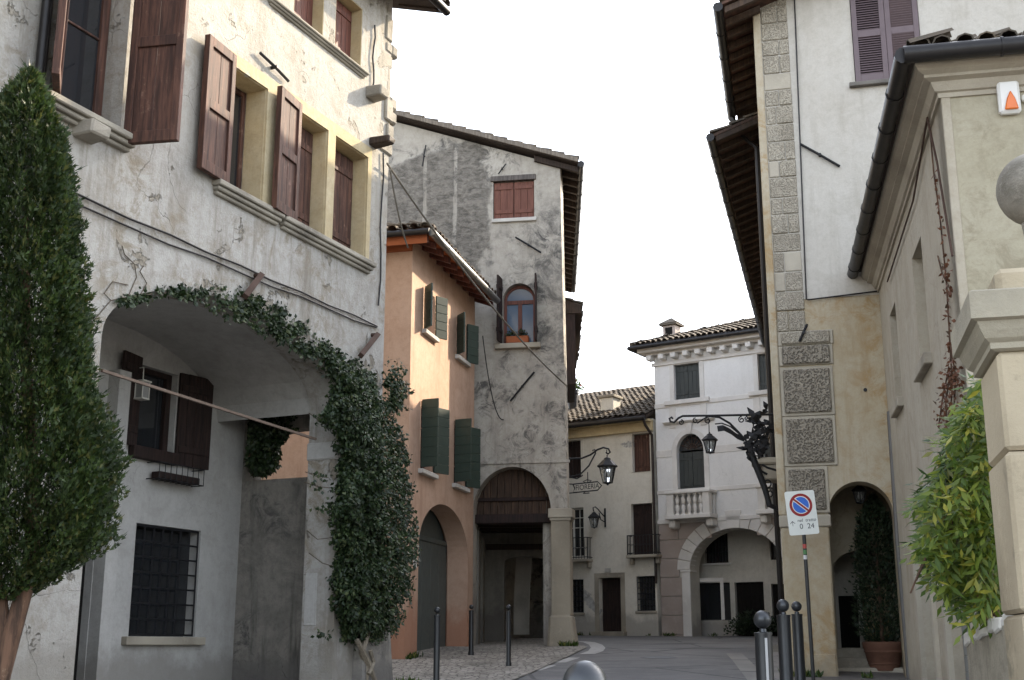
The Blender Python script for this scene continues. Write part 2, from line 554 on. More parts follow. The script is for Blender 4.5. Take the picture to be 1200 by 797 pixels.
def gutter(parent, pts, r=.075, name='gutter', mat=None):
    m = MB(); m.tube(pts, r, 10)
    p = [Vector(x) for x in pts]; L = (p[-1] - p[0]).length; k = int(L / .9)
    for i in range(1, k):
        c = p[0].lerp(p[-1], i / k); t = (p[-1] - p[0]).normalized() * .012
        m.tube([c - t, c + t], r * 1.12, 10)
    return m.build(name, mat or MT['gutter'], parent, smooth=True)

def rafters(parent, fr, s0, s1, z, out, slope, step=.45, mat=None, name='rafters', inn=-.1):
    m = MB(); k = int((s1 - s0) / step)
    for i in range(k + 1):
        s = s0 + (s1 - s0) * i / k
        m.hexa([fr.w(s - .04, z - .13, out), fr.w(s + .04, z - .13, out), fr.w(s + .04, z - .13 + (out - inn) * slope, inn), fr.w(s - .04, z - .13 + (out - inn) * slope, inn),
                fr.w(s - .04, z - .02, out), fr.w(s + .04, z - .02, out), fr.w(s + .04, z - .02 + (out - inn) * slope, inn), fr.w(s - .04, z - .02 + (out - inn) * slope, inn)])
    return m.build(name, mat or MT['eavewood'], parent)

def scroll(c, ax, up, r0, r1, turns, start=0.0, n=26):
    """spiral of points in the plane of unit vectors ax, up"""
    c = Vector(c); out = []
    for i in range(n + 1):
        f = i / n; r = r0 + (r1 - r0) * f; g = start + turns * 2 * pi * f
        out.append(c + ax * (r * cos(g)) + up * (r * sin(g)))
    return out
# ------------------------------------------------------------------ ground
def asphalt():
    t = NT('worn_asphalt')
    n = t.noise(.45, 8, .65); f = t.noise(60, 4, .7)
    c = t.mix(t.step(n, .38, .64), (.115, .112, .112), (.17, .165, .16))
    c = t.mix(t.math('MULTIPLY', t.step(t.noise(1.1, 7, .7, vec=t.scl(t.pos, (.35, 1.6, 1))), .54, .64), .65), c, (.055, .053, .052))
    c = t.mix(t.math('MULTIPLY', t.step(t.noise(2.6, 10, .8, vec=t.scl(t.pos, (.5, 1.4, 1)), dist=.6), .50, .62), .45), c, (.26, .25, .235))
    cr = t.vor(.33, 'DISTANCE_TO_EDGE'); c = t.mix(t.math('MULTIPLY', t.math('SUBTRACT', 1.0, t.step(cr, .006, .014)), .7), c, (.03, .03, .03))
    c = t.mix(t.math('MULTIPLY', t.step(f, .4, .7), .35), c, (.07, .07, .07))
    return t.done(c, .85, t.bump(f, .5, .01), spec=.3)
def cobble():
    t = NT('pale_cobble_setts')
    e = t.vor(8.5, 'DISTANCE_TO_EDGE', rnd=.8); cl = t.vor(8.5, 'F1', out='Color', rnd=.8)
    g = t.step(e, .02, .10)
    bw = t.N.new('ShaderNodeRGBToBW'); t.put(bw.inputs[0], cl)
    c = t.mix(bw.outputs[0], (.20, .18, .155), (.36, .33, .29))
    c = t.mix(t.step(t.noise(.9, 6, .7), .5, .68), c, (.16, .145, .125))
    c = t.mix(g, (.075, .07, .06), c)
    return t.done(c, .85, t.bump(g, .8, .025), spec=.3)
def slabs():
    t = NT('stone_paving_slabs')
    br = t.N.new('ShaderNodeTexBrick'); br.inputs['Scale'].default_value = 1.0
    br.inputs['Brick Width'].default_value = .7; br.inputs['Row Height'].default_value = .42; br.inputs['Mortar Size'].default_value = .008
    br.inputs['Color1'].default_value = (.21, .19, .17, 1); br.inputs['Color2'].default_value = (.14, .13, .12, 1); br.inputs['Mortar'].default_value = (.05, .048, .045, 1)
    t.put(br.inputs['Vector'], t.pos)
    c = t.mix(t.math('MULTIPLY', t.step(t.noise(3, 9, .7), .4, .7), .5), br.outputs['Color'], (.10, .095, .09))
    return t.done(c, .7, t.bump(t.noise(20, 6, .7), .3, .01), spec=.35)
def soil():
    t = NT('gravelly_ground')
    c = t.mix(t.step(t.noise(.3, 8, .7), .4, .6), (.13, .12, .10), (.19, .175, .15))
    return t.done(c, .95, t.bump(t.noise(30, 6, .7), .5, .02))

def strip(name, ys, xl, xr, lift, mat):
    m = MB()
    for y in ys:
        z = gz(y) + lift
        m.v += [Vector((xl(y), y, z)), Vector((xr(y), y, z))]
    for i in range(len(ys) - 1):
        b = 2 * i; m.f.append((b, b + 1, b + 3, b + 2))
    o = m.build(name, mat); o['kind'] = 'structure'
    return o
def interp(tab):
    def f(y):
        if y <= tab[0][0]: return tab[0][1]
        for (a, b), (c, d) in zip(tab, tab[1:]):
            if y <= c: return b + (d - b) * (y - a) / (c - a)
        return tab[-1][1]
    return f
YS = [-400, -200, -60, -20, 0, 10, 20, 26, 34, 44, 60, 120, 300, 900]
strip('ground', YS, lambda y: -600, lambda y: 600, 0, soil())
ROADY = [-20, -8, 0, 6, 12, 16, 20, 23, 26, 30, 34, 38, 42, 46, 50, 56]
road_l = interp([(-20, -1.6), (14, -.9), (18.6, 0.0), (21, .62), (24, 1.15), (27, 1.75), (30, .6), (36, -3), (56, -6)])
road_r = interp([(-20, 2.3), (12, 2.9), (17, 3.6), (20, 4.0), (28, 5.6), (36, 8.6), (56, 14)])
strip('road', ROADY, road_l, road_r, .004, asphalt())
strip('pavement', [-8, 0, 6, 12, 16, 20, 23, 26, 27.5, 29, 33, 44], interp([(-8, -9), (12, -6.5), (44, -4)]), lambda y: road_l(y) - .002 if y < 28 else 1.0, .02, cobble())
strip('side_pavement', [-8, 0, 6, 12, 16, 20, 24, 30], lambda y: road_r(y) + .002, lambda y: road_r(y) + 6, .02, slabs())

def marking(name, pts, w, mat):
    """painted line following ground points given as (x,y)"""
    m = MB(); n = len(pts)
    for i, (x, y) in enumerate(pts):
        a = Vector(pts[max(i - 1, 0)]); b = Vector(pts[min(i + 1, n - 1)]); t = (b - a).normalized(); q = Vector((-t.y, t.x)) * w / 2
        m.v += [Vector((x + q.x, y + q.y, gz(y) + .009)), Vector((x - q.x, y - q.y, gz(y) + .009))]
    for i in range(n - 1): m.f.append((2 * i, 2 * i + 1, 2 * i + 3, 2 * i + 2))
    o = m.build(name, mat); o['kind'] = 'structure'; return o
MT['road_paint'] = paint('worn_road_paint', (.36, .35, .335), .8, 0, .5, .2, (.16, .155, .15))
g = [ground_px(*p) for p in ((588, 799), (622, 787.5), (652, 778), (680, 769))]
for a, b in zip(g, g[1:]):
    A, B = Vector(a), Vector(b)
    marking('road_marking', [tuple(A.lerp(B, .12)), tuple(A.lerp(B, .74))], .22, MT['road_paint'])
cv = [ground_px(*p) for p in ((679, 752), (690, 753), (698, 756), (701, 759.5), (698, 763.5), (688, 767))]
marking('road_marking', cv, .3, MT['road_paint'])
g = [ground_px(*p) for p in ((860, 766), (868, 774), (880, 788), (890, 800))]
MT['pale_band'] = stone('pale_paving_band', (.25, .24, .22), (.17, .165, .155), 4, .4)
for a, b in zip(g, g[1:]):
    A, B = Vector(a), Vector(b)
    marking('paving_band', [tuple(A.lerp(B, .03)), tuple(A.lerp(B, .95))], .3, MT['pale_band'])
# cast-iron cover let into the street
mx, my = ground_px(772, 771)
m = MB(); n_ = 24
for r_, h_ in ((.34, .010), (.30, .014)):
    m.v += [Vector((mx + r_ * cos(2 * pi * i / n_), my + r_ * sin(2 * pi * i / n_), gz(my + r_ * sin(2 * pi * i / n_)) + h_)) for i in range(n_)]
m.f = [tuple(range(n_, 2 * n_))] + [(i, (i + 1) % n_, n_ + (i + 1) % n_, n_ + i) for i in range(n_)]
tag(m.build('manhole_cover', MT['iron'], None, origin=(mx, my, gz(my))), 'round dark iron manhole cover in the street in front of the palace', 'manhole cover')
# ------------------------------------------------------------------ old house on the left (portico, ivy)
LF = Fr((-1.88, 17.5), (.411, .912))
lh = thing('plaster_house', 'weathered white plaster house with brown shutters and ivy-covered portico arch, nearest on the left', 'house', LF.w(-5, gz(13)))
MT['lh'] = plaster('left_house_plaster', (.39, .375, .345), (.225, .20, .165), (.455, .44, .415), patch=(.34, .305, .25), pt=.60, ps=1.6, streak=.9,
                   damp=(.6, 2.6, (.27, .25, .22)), top=(6.2, 8.2, (.385, .355, .30), .4), rough=1.0, grime=(.25, .215, .165))
MT['lh_in'] = plaster('portico_plaster', (.42, .41, .39), (.30, .285, .26), streak=.4, damp=(.8, 2.2, (.24, .225, .20)), rough=.35)
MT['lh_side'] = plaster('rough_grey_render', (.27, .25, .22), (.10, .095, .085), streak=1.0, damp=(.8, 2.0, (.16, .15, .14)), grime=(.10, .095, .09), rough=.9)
MT['ochre'] = plaster('ochre_window_surround', (.46, .37, .22), (.31, .25, .15), (.52, .45, .32), patch=(.45, .43, .38), pt=.62, streak=.4, rough=.4, cracks=False)

# arch of the portico
A0, A1 = -5.72, -1.10
ZS = EYE + 3.12; RISE = .90
# upper windows: three in a row, one to the left, two above
zt = LF.at(310, 103)[1]; zb = LF.at(308, 241)[1]
sA = (LF.at(266, 150)[0], LF.at(309, 170)[0]); sB = (LF.at(345, 200)[0], LF.at(381, 215)[0]); sC = (LF.at(389, 235)[0], LF.at(428, 250)[0])
sW = (LF.at(70, 60)[0], LF.at(146, 90)[0]); zWt = LF.at(146, -70)[1]; zWb = LF.at(130, 152)[1]
sT2 = (LF.at(393, 30)[0], LF.at(424, 45)[0]); zTb = LF.at(410, 72)[1]; zTt = zTb + 1.0
wT = sT2[1] - sT2[0]; gT = LF.at(393, 30)[0] - LF.at(379, 25)[0]
sT1 = (sT2[0] - gT - wT, sT2[0] - gT)
zE = 11.30
door_s = (LF.at(104, 700, -2.1)[0] - .75, LF.at(106, 700, -2.1)[0])
holes = [aring(A0, A1, -.4, ZS, RISE, 28), rring(*sA, zb, zt), rring(*sB, zb, zt), rring(*sC, zb, zt), rring(*sW, zWb, zWt), rring(*sT1, zTb, zTt), rring(*sT2, zTb, zTt)]
outer = [(-13, -1.5), (A0 - .001, -1.5), (0, -1.5), (0, zE + .2), (-13, zE + .2)]
holes[0] = [(s, max(z, -1.0)) for s, z in holes[0]]
wall('wall', LF, [(-13, -1.5), (0, -1.5), (0, zE + .2), (-13, zE + .2)], holes, .50, MT['lh'], lh)
# other walls of the house
LFs = LF.side(0, 0, -pi / 2)           # flank at the far end: s runs back from the street corner
gw = LF.at(330, 557, -1.2)[1]
side_arch = [(.55, gw), (2.05, gw)] + [(1.3 + .75 * cos(pi * i / 14), ZS - .45 + .42 * sin(pi * i / 14)) for i in range(15)]
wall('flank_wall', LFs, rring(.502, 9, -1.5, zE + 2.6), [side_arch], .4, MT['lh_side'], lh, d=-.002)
bk = LF.side(-13, -9, 0)
m = MB(); m.box(LF, -13, -.4, -1.5, zE + .2, -9.4, -9); m.box(LF, -13.4, -13, -1.5, zE + 2, -9, -.01); m.build('rear_wall', MT['lh'], lh)
# portico: back wall with openings, ceiling, left pilaster
P = -2.1
w0, w1, wz0, wz1 = LF.rect(160, 206, 432, 528, P)
g0, g1, gz0, gz1 = LF.rect(155, 232, 617, 746, P)
wall('portico_back_wall', LF, rring(-8, -.25, -1.5, ZS + 1.3), [rring(w0, w1, wz0, wz1), rring(g0, g1, gz0, gz1), rring(door_s[0], door_s[1], -1.0, 2.7)], .3, MT['lh_in'], lh, d=P)
m = MB(); m.box(LF, -8, -.2, ZS + 1.2, ZS + 1.32, P, -.5)
k = 14
for i in range(k):                      # shallow barrel vault behind the front arch
    a, b = pi * i / k, pi * (i + 1) / k
    c, h = (A0 + A1) / 2, (A1 - A0) / 2 + .05
    m.hexa([LF.w(c + h * cos(a), ZS + (RISE + .05) * sin(a), -.5), LF.w(c + h * cos(b), ZS + (RISE + .05) * sin(b), -.5), LF.w(c + h * cos(b), ZS + (RISE + .05) * sin(b), P), LF.w(c + h * cos(a), ZS + (RISE + .05) * sin(a), P),
            LF.w(c + h * cos(a), ZS + 1.25, -.5), LF.w(c + h * cos(b), ZS + 1.25, -.5), LF.w(c + h * cos(b), ZS + 1.25, P), LF.w(c + h * cos(a), ZS + 1.25, P)])
m.build('portico_vault', MT['lh_in'], lh)
m = MB(); m.box(LF, -8.3, -8, -1.5, ZS + 1.3, P, -.5); m.build('portico_end_wall', MT['lh_in'], lh); m = MB(); pl = LF.at(106, 700, P)[0]
m.box(LF, pl + .01, LF.at(131, 700, P)[0] - .15, -1.5, ZS + .3, P, P + .18); m.build('portico_pilaster', MT['lh_in'], lh)
fill(lh, LF, door_s[0], door_s[1], -1, 2.7, P - .12, MT['dark_void'], 'door')
trim(lh, LF, -1.12, .0, LF.at(388, 535)[1], LF.at(388, 514)[1], -.52, .025, MT['lh_in'], 'impost', .015)
# window and shutters under the portico
f = fill(lh, LF, w0, w1, wz0, wz1, P - .16, MT['glass'], 'window')
m = MB(); m.box(LF, w1 - .10, w1, wz0, wz1, P - .155, P - .10); m.box(LF, w0, w0 + .06, wz0, wz1, P - .155, P - .10); m.box(LF, w0 + .061, w1 - .101, wz1 - .07, wz1, P - .154, P - .101); m.box(LF, w0 + .03, w1 - .05, wz1 - .069, wz1 - .001, P - .153, P - .102); m.build('frame', MT['darkwood'], f)
trim(f, LF, w0 - .1, w1 + .02, wz0 - .16, wz0 - .0, P - .1, P + .10, MT['darkwood'])
leaf(lh, LF, w0, P + .03, wz0 - .02, wz1 + .08, .46, 'L', 168, 'plank', MT['darkwood'])
leaf(lh, LF, w1 + .01, P + .03, wz0 - .15, wz1 + .04, .62, 'R', 172, 'plank', MT['darkwood'])
fill(lh, LF, g0, g1, gz0, gz1, P - .2, MT['glass'], 'barred_window')
gr = lh.children[-1]
grille(lh, LF, g0 + .02, g1 - .02, gz0 + .02, gz1 - .02, P - .03, 7, 7, .012)
trim(lh, LF, LF.at(142, 752, P)[0], LF.at(235, 752, P)[0], gz0 - .11, gz0 - .004, P - .2, P + .09, MT['sill'])
# iron flower rack on the back wall
r0, r1, rz0, rz1 = LF.rect(171, 224, 547, 566, P)
fb = thing('flower_rack', 'empty black iron flower rack fixed under the portico window shutters', 'flower rack', LF.w((r0 + r1) / 2, rz0, P))
m = MB()
for zz in (rz0, rz1):
    m.tube([LF.w(r0, zz, P + .01), LF.w(r0, zz, P + .22), LF.w(r1, zz, P + .22), LF.w(r1, zz, P + .01)], .008, 6)
for i in range(9):
    s = r0 + (r1 - r0) * i / 8; m.tube([LF.w(s, rz1, P + .22), LF.w(s, rz0, P + .22), LF.w(s, rz0, P + .02)], .006, 5)
m.build('rack', MT['iron'], fb)
m = MB(); m.box(LF, r0 + .05, r1 - .05, rz0 + .01, rz0 + .10, P + .04, P + .2); m.build('planter', MT['darkwood'], fb, bevel=.01)
# small white lantern in the window
lt = thing('hanging_lantern', 'small white lantern hanging in front of the dark portico window', 'lantern', LF.w(*LF.at(166, 455, P + .15), P + .15))
s_, z_ = LF.at(166, 457, P + .15)
m = MB(); m.box(LF, s_ - .07, s_ + .07, z_ - .13, z_ - .11, P + .09, P + .23); m.box(LF, s_ - .08, s_ + .08, z_ + .10, z_ + .12, P + .08, P + .24)
for a in (-.065, .065):
    for b in (P + .10, P + .22): m.tube([LF.w(s_ + a, z_ - .12, b), LF.w(s_ + a, z_ + .11, b)], .008, 5)
m.tube([LF.w(s_, z_ + .12, P + .16), LF.w(s_, z_ + .30, P + .16), LF.w(s_, z_ + .30, P - .05)], .008, 5)
m.build('frame', MT['white_wood'], lt)
m = MB(); m.box(LF, s_ - .055, s_ + .055, z_ - .108, z_ + .098, P + .105, P + .215); m.build('glass', glassy('lantern_glass_pale', (.3, .3, .29), .2), lt)
# stone surround of the three windows: flat band pierced by the openings
so = rring(sA[0] - .06, sC[1] + .10, zb - .03, zt + .17)
wall('window_surround', LF, so, [rring(a + .001, b - .001, zb + .001, zt - .001) for a, b in (sA, sB, sC)], .03, MT['ochre'], lh, d=.027)
# inner reveals are ochre too: thin lining boards set inside each opening
def lining(a, b, z0, z1, dep=.30, parent=lh):
    m = MB(); m.box(LF, b - .012, b + .0, z0, z1, -dep, -.004); m.box(LF, a, a + .012, z0, z1, -dep, -.004); m.box(LF, a, b, z1 - .012, z1, -dep + .001, -.005)
    m.build('reveal', MT['ochre'], parent)
for a, b in (sA, sB, sC): lining(a, b, zb, zt)
for a, b in (sT1, sT2): lining(a, b, zTb, zTt)
w = sash(lh, LF, sA[0] + .01, sA[1] - .01, zb, zt - .01, -.34, MT['oldwood'], MT['glass'], 2, 1)
sash(lh, LF, sW[0] + .01, sW[1] - .01, zWb, zWt, -.30, MT['oldwood'], MT['glass'], 1, 2, fw=.11)
leaf(lh, LF, sA[0] - .01, .06, zb - .02, zt + .10, .60, 'L', 175, 'panel', MT['oldwood'])
leaf(lh, LF, sB[0] - .02, .06, zb - .04, zt + .06, .60, 'L', 172, 'panel', MT['oldwood'])
hw = (sB[1] - sB[0]) / 2
leaf(lh, LF, sB[1] - .015, -.24, zb + .01, zt - .03, sB[1] - sB[0] - .03, 'R', 2, 'plank', MT['oldwood'])
leaf(lh, LF, sC[1] - .015, -.24, zb + .01, zt - .03, sC[1] - sC[0] - .03, 'R', 1, 'plank', MT['oldwood'], n=5)
leaf(lh, LF, sW[1] + .02, .05, zWb - .12, zWt, .62, 'R', 104, 'panel', MT['oldwood'])
leaf(lh, LF, sW[0] - .01, .03, zWb + .02, zWt, .56, 'L', 137, 'panel', MT['oldwood'])
for a, b in (sT1, sT2): leaf(lh, LF, b - .012, -.2, zTb + .01, zTt - .02, b - a - .024, 'R', 1, 'plank', MT['redwood'], n=5)
MT['lh_sill'] = stone('weathered_sill_stone', (.37, .34, .28), (.17, .155, .13), 5, .8)
smid = LF.at(325, 268)[0]
moulded(lh, LF, sA[0] - .22, smid - .012, zb - .015, .17, .13, MT['lh_sill'])
moulded(lh, LF, smid + .012, sC[1] + .16, zb - .02, .17, .13, MT['lh_sill'])
moulded(lh, LF, sW[0] - .25, sW[1] + .15, zWb - .01, .17, .17, MT['lh_sill'])
moulded(lh, LF, sT1[0] - .6, sT2[1] + .12, zTb - .01, .10, .09, MT['lh_sill'])
# drip course made of two thin cables along the wall
s0, z0 = LF.at(97, 232); s1, z1 = LF.at(440, 381)
zc = (z0 + z1) / 2
m = MB(); m.tube([LF.w(s0 - 4, z0, .03)] + [LF.w(s0 + (s1 - s0) * i / 9, z0 + (z1 - z0) * i / 9 - .02 * (i % 2), .03) for i in range(10)], .013, 6)
m.tube([LF.w(s0 - 4, z0 - .12, .03)] + [LF.w(s0 + (s1 - s0) * i / 9, z0 - .10 + (z1 - z0 + .06) * i / 9 - .015 * (i % 3), .025) for i in range(10)], .011, 6)
m.build('wall_cable', MT['gutter'], lh)
# downpipe at the extreme left, downpipe/wires at the corner
m = MB(); a, b = LF.at(44, 40); m.tube([LF.w(a, zE, .09), LF.w(a, 2.0, .09)], .055, 10); m.build('downpipe', MT['gutter'], lh, smooth=True)
m = MB()
for px, zz0, zz1 in ((447, 180, 360), (437, 30, 110)):
    a, h0 = LF.at(px, zz0); h1 = LF.at(px - 2, zz1)[1]
    m.tube([LF.w(a + .03 * sin(i * 1.7), h0 + (h1 - h0) * i / 6, .03) for i in range(7)], .014, 6)
m.build('corner_cable', MT['gutter'], lh)
# putlog stones, a beam end and corner stones left in the wall
def knob(px, py, w, h, o, mat, name='protruding_stone'):
    s, z = LF.at(px, py); m = MB()
    m.hexa([LF.w(s - w / 2, z - h / 2, o), LF.w(s + w / 2, z - h / 2 + .03, o * .9), LF.w(s + w / 2, z - h / 2, -.05), LF.w(s - w / 2, z - h / 2, -.05),
            LF.w(s - w / 2 + .03, z + h / 2, o * .95), LF.w(s + w / 2, z + h / 2 - .02, o), LF.w(s + w / 2, z + h / 2, -.05), LF.w(s - w / 2, z + h / 2, -.05)])
    m.build(name, mat, lh, bevel=.02)
MT['rubble'] = stone('rough_corner_stone', (.34, .31, .26), (.17, .155, .13), 7, 1.0)
knob(434, 111, .28, .18, .26, MT['rubble']); knob(437, 168, .22, .13, .34, MT['eavewood'], 'beam_end'); knob(97, 156, .30, .17, .26, MT['rubble'])
m = MB(); z = LF.at(459, 185)[1]
while z < zE - .2:
    h = R(.12, .42); o = R(.0, .06)
    m.box(LF, -R(.10, .30), R(.0, .09), z, z + h - R(.01, .05), -.45, o); z += h
m.build('quoin', MT['rubble'], lh, bevel=.02)
for px, py in ((459, 58), (456, 118), (459, 137)):
    s, z = LF.at(px, py); m = MB(); m.box(LF, .0, .2, z - .1, z + .1, -.25, .02); m.build('protruding_stone', MT['rubble'], lh, bevel=.03)
# iron wall ties
def tie(fr, parent, p0, p1, d=.05, r=.022, dd=0.0, name='wall_tie'):
    a = fr.at(*p0, d); b = fr.at(*p1, d); m = MB()
    m.tube([fr.w(*a, d), fr.w((a[0] + b[0]) / 2, (a[1] + b[1]) / 2, d + .012), fr.w(*b, d + dd)], r, 6)
    c = fr.w((a[0] + b[0]) / 2, (a[1] + b[1]) / 2, -.05); m.tube([c, fr.w((a[0] + b[0]) / 2, (a[1] + b[1]) / 2, d + .05)], r * 1.1, 6)
    return m.build(name, MT['iron'], parent)
MT['rust'] = paint('rusty_iron', (.075, .045, .034), .8, .2, .5, .3, (.22, .19, .16))
tie(LF, lh, (305, 62), (338, 95))
for p0, p1 in (((284, 348), (308, 322)), ((420, 417), (444, 392))):
    a = LF.at(*p0, .12); b = LF.at(*p1, .12); m = MB(); m.tube([LF.w(*a, .16), LF.w(*b, .10)], .05, 4); m.tube([LF.w(*b, .10), LF.w(*b, -.05)], .03, 6); m.build('wall_bracket', MT['rust'], lh)
# tie rod across the arch
MT['rod'] = paint('worn_rusty_rod', (.15, .11, .085), .8, .1, .5, .3, (.36, .33, .28))
a = LF.at(125, 437, -.12); b = LF.at(368, 515, -.12); m = MB()
m.hexa([LF.w(a[0] - .1, a[1] - .012, -.08), LF.w(b[0], b[1] - .012, -.08), LF.w(b[0], b[1] - .012, -.11), LF.w(a[0] - .1, a[1] - .012, -.11),
        LF.w(a[0] - .1, a[1] + .018, -.08), LF.w(b[0], b[1] + .018, -.08), LF.w(b[0], b[1] + .018, -.11), LF.w(a[0] - .1, a[1] + .018, -.11)])
m.build('tie_rod', MT['rod'], lh)
# spreading foot of the corner pier
m = MB(); zt2 = 4.2
m.hexa([LF.w(-.75, -1.4, .34), LF.w(.42, -1.4, .30), LF.w(.42, -1.4, -.6), LF.w(-.75, -1.4, -.05), LF.w(-.45, zt2, .004), LF.w(.004, zt2, .004), LF.w(.004, zt2, -.6), LF.w(-.45, zt2, -.05)])
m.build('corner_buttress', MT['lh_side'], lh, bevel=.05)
# meter cupboard on the flank of the pier
V = Fr((LF.w(A1, 0, -.5).x, LF.w(A1, 0, -.5).y), LF.n)
x0, x1, y0, y1 = V.rect(353, 371, 672, 733); x0 = max(x0, .04)
mc = trim(lh, V, x0, x1, y0, y1, -.02, .012, MT['lh_in'], 'meter_cupboard', .004)
trim(mc, V, x0 + .03, x1 - .03, y0 + .04, y1 - .04, .0125, .018, MT['lh_in'], 'cupboard_door', .003)
# fallen plaster foot of the pillar and a stone kerb at the wall
# roof with a projecting eave
m = MB(); sl = .33; ov = .62
pts = lambda up: [LF.w(-13.3, zE + up, ov), LF.w(.55, zE + up, ov), LF.w(.55, zE + up + (ov + 5) * sl, -5), LF.w(-13.3, zE + up + (ov + 5) * sl, -5)]
pts2 = lambda up: [LF.w(-13.3, zE + up + (ov + 5) * sl, -5), LF.w(.55, zE + up + (ov + 5) * sl, -5), LF.w(.55, zE + up + 1.2, -9.8), LF.w(-13.3, zE + up + 1.2, -9.8)]
m.slab(pts(.14), .06); m.slab(pts2(.14), .06); rf = m.build('roof', MT['eavewood'], lh)
rafters(rf, LF, -12.5, .40, zE + .20, ov - .05, sl, .5)
coppi(rf, LF.w(-13.3, zE + .14, ov + .06), (*LF.u, 0), Vector((-LF.n[0], -LF.n[1], sl)), [(4, 0), (13.9, 0), (13.9, 5.8), (4, 5.8)])
gutter(rf, [LF.w(-13.3, zE + .06, ov + .09), LF.w(.50, zE + .06, ov + .09)], .07)
# ------------------------------------------------------------------ orange house
OF = Fr((-1.91, 22.5), (.242, .970))
LEN = OF.at(552.5, 600)[0] + .15
oh = thing('orange_house', 'small orange stucco house with dark green shutters and an arched grey-green door', 'house', OF.w(2, gz(24)))
MT['orange'] = plaster('orange_stucco', (.46, .31, .225), (.34, .21, .145), (.51, .355, .265), streak=.7, damp=(1.4, 3.4, (.36, .17, .105)), rough=.35, cracks=False)
MT['brick_red'] = paint('fresh_terracotta_paint', (.33, .105, .045), .8, 0, .3, .2)
ug = [OF.rect(495, 507, 337, 394), OF.rect(533, 546, 378, 424)]
lg = [OF.rect(497, 511, 470, 551), OF.rect(537, 550, 496, 570)]
uz0, uz1 = OF.at(500, 389)[1], OF.at(500, 340)[1]
lz0, lz1 = OF.at(500, 553)[1], OF.at(498, 472)[1]
d0 = OF.at(489.5, 700)[0]; d1 = OF.at(548, 680)[0]; dc = (d0 + d1) / 2
dapex = OF.at(514, 589)[1]; dzs = OF.at(489, 640)[1]
zg = OF.gy(2)
zE2 = OF.at(533, 345)[1] + .35
su = [(OF.at(497, 360)[0], OF.at(509, 368)[0]), (OF.at(535, 395)[0], OF.at(546, 400)[0])]
slw = [(OF.at(493, 510)[0], OF.at(507, 515)[0]), (OF.at(532, 530)[0], OF.at(544.5, 540)[0])]
print('orange', LEN, su, slw, uz0, uz1, lz0, lz1, d0, d1, dapex, dzs, zg, zE2)
hl = [rring(a, b, uz0, uz1) for a, b in su] + [rring(a, b, lz0, lz1) for a, b in slw] + [aring(d0, d1, zg - .5, dzs, dapex - dzs, 24)]
wall('wall', OF, rring(0, LEN, 0, zE2 + .1), hl, .45, MT['orange'], oh)
OS = OF.side(0, 0, -pi / 2); OS = Fr(OF.w(-0, 0, 0).xy, (-OF.n[0], -OF.n[1]))   # flank facing the camera runs to the left
ql = Fr((OF.w(0, 0, -6).x, OF.w(0, 0, -6).y), (OF.n[0], OF.n[1]))
m = MB(); m.box(ql, 0, 5.548, 0, zE2 + .1, -.4, 0); m.build('flank_wall', MT['orange'], oh)
m = MB(); m.box(OF, .41, LEN, 0, zE2, -6, -5.6); m.box(OF, LEN - .3, LEN - .01, 0, zE2, -5.59, -.46); m.build('rear_wall', MT['orange'], oh)
# door, deep in its arch
m = MB(); dd = -.52
m.prism(OF, aring(d0 - .1, d1 + .1, zg - .3, dzs, dapex - dzs + .1, 20), dd - .06, dd); dr = m.build('door_backing', MT['slate_green'], oh)
zl = OF.at(505, 634, dd)[1]
m = MB()
nd = 6
for i in range(nd):
    a = d0 + (d1 - d0) * i / nd; m.box(OF, a + .004, d0 + (d1 - d0) * (i + 1) / nd - .004, zg - .1, zl - .05, dd + .001, dd + .05)
m.build('door', MT['slate_green'], oh, bevel=.004)
trim(oh, OF, d0 - .05, d1 + .05, zl - .05, zl + .05, dd + .0015, dd + .08, MT['slate_green'], 'transom', .008)
m = MB(); s = d0 + .42; m.tube([OF.w(s, zg + 1.1, dd + .05), OF.w(s, zg + 1.1, dd + .11), OF.w(s + .1, zg + 1.1, dd + .11)], .014, 6); m.build('door_handle', MT['iron'], oh)
# small plate by the door
a_, z_ = OF.at(484.5, 652); p_ = trim(oh, OF, a_ - .02, a_ + .17, z_ - .2, z_ + .14, .001, .012, MT['white_sill'], 'notice_plate', .003)
m = MB(); m.tube([OF.w(a_ + .075, z_ + .03, .0125), OF.w(a_ + .075, z_ + .03, .016)], .065, 16); m.build('red_disc', MT['brick_red'], p_)
# windows with shutters
for k, (a, b) in enumerate(su):
    sash(oh, OF, a + .01, b - .01, uz0, uz1, -.18, MT['redwood'], MT['glass'], 2, 2)
    trim(oh, OF, a - .1, b + .1, uz0 - .09, uz0 - .004, -.15, .09, MT['white_sill'], 'sill')
    leaf(oh, OF, a - .01, .03, uz0, uz1 + .03, (b - a) * .46, 'L', 138, 'hplank', MT['green'])
    leaf(oh, OF, b + .01, .03, uz0, uz1 + .03, (b - a) * .46, 'R', 150, 'hplank', MT['green'])
for k, (a, b) in enumerate(slw):
    sash(oh, OF, a + .01, b - .01, lz0, lz1, -.18, MT['redwood'], MT['glass'], 2, 3)
    trim(oh, OF, a - .12, b + .12, lz0 - .09, lz0 - .004, -.15, .10, MT['white_sill'], 'sill')
    leaf(oh, OF, a - .01, .03, lz0 + .03, lz1 + .02, (b - a) * .46, 'L', 100, 'hplank', MT['green'])
    leaf(oh, OF, b + .01, .03, lz0 + .03, lz1 + .02, (b - a) * .60, 'R', 158, 'hplank', MT['green'])
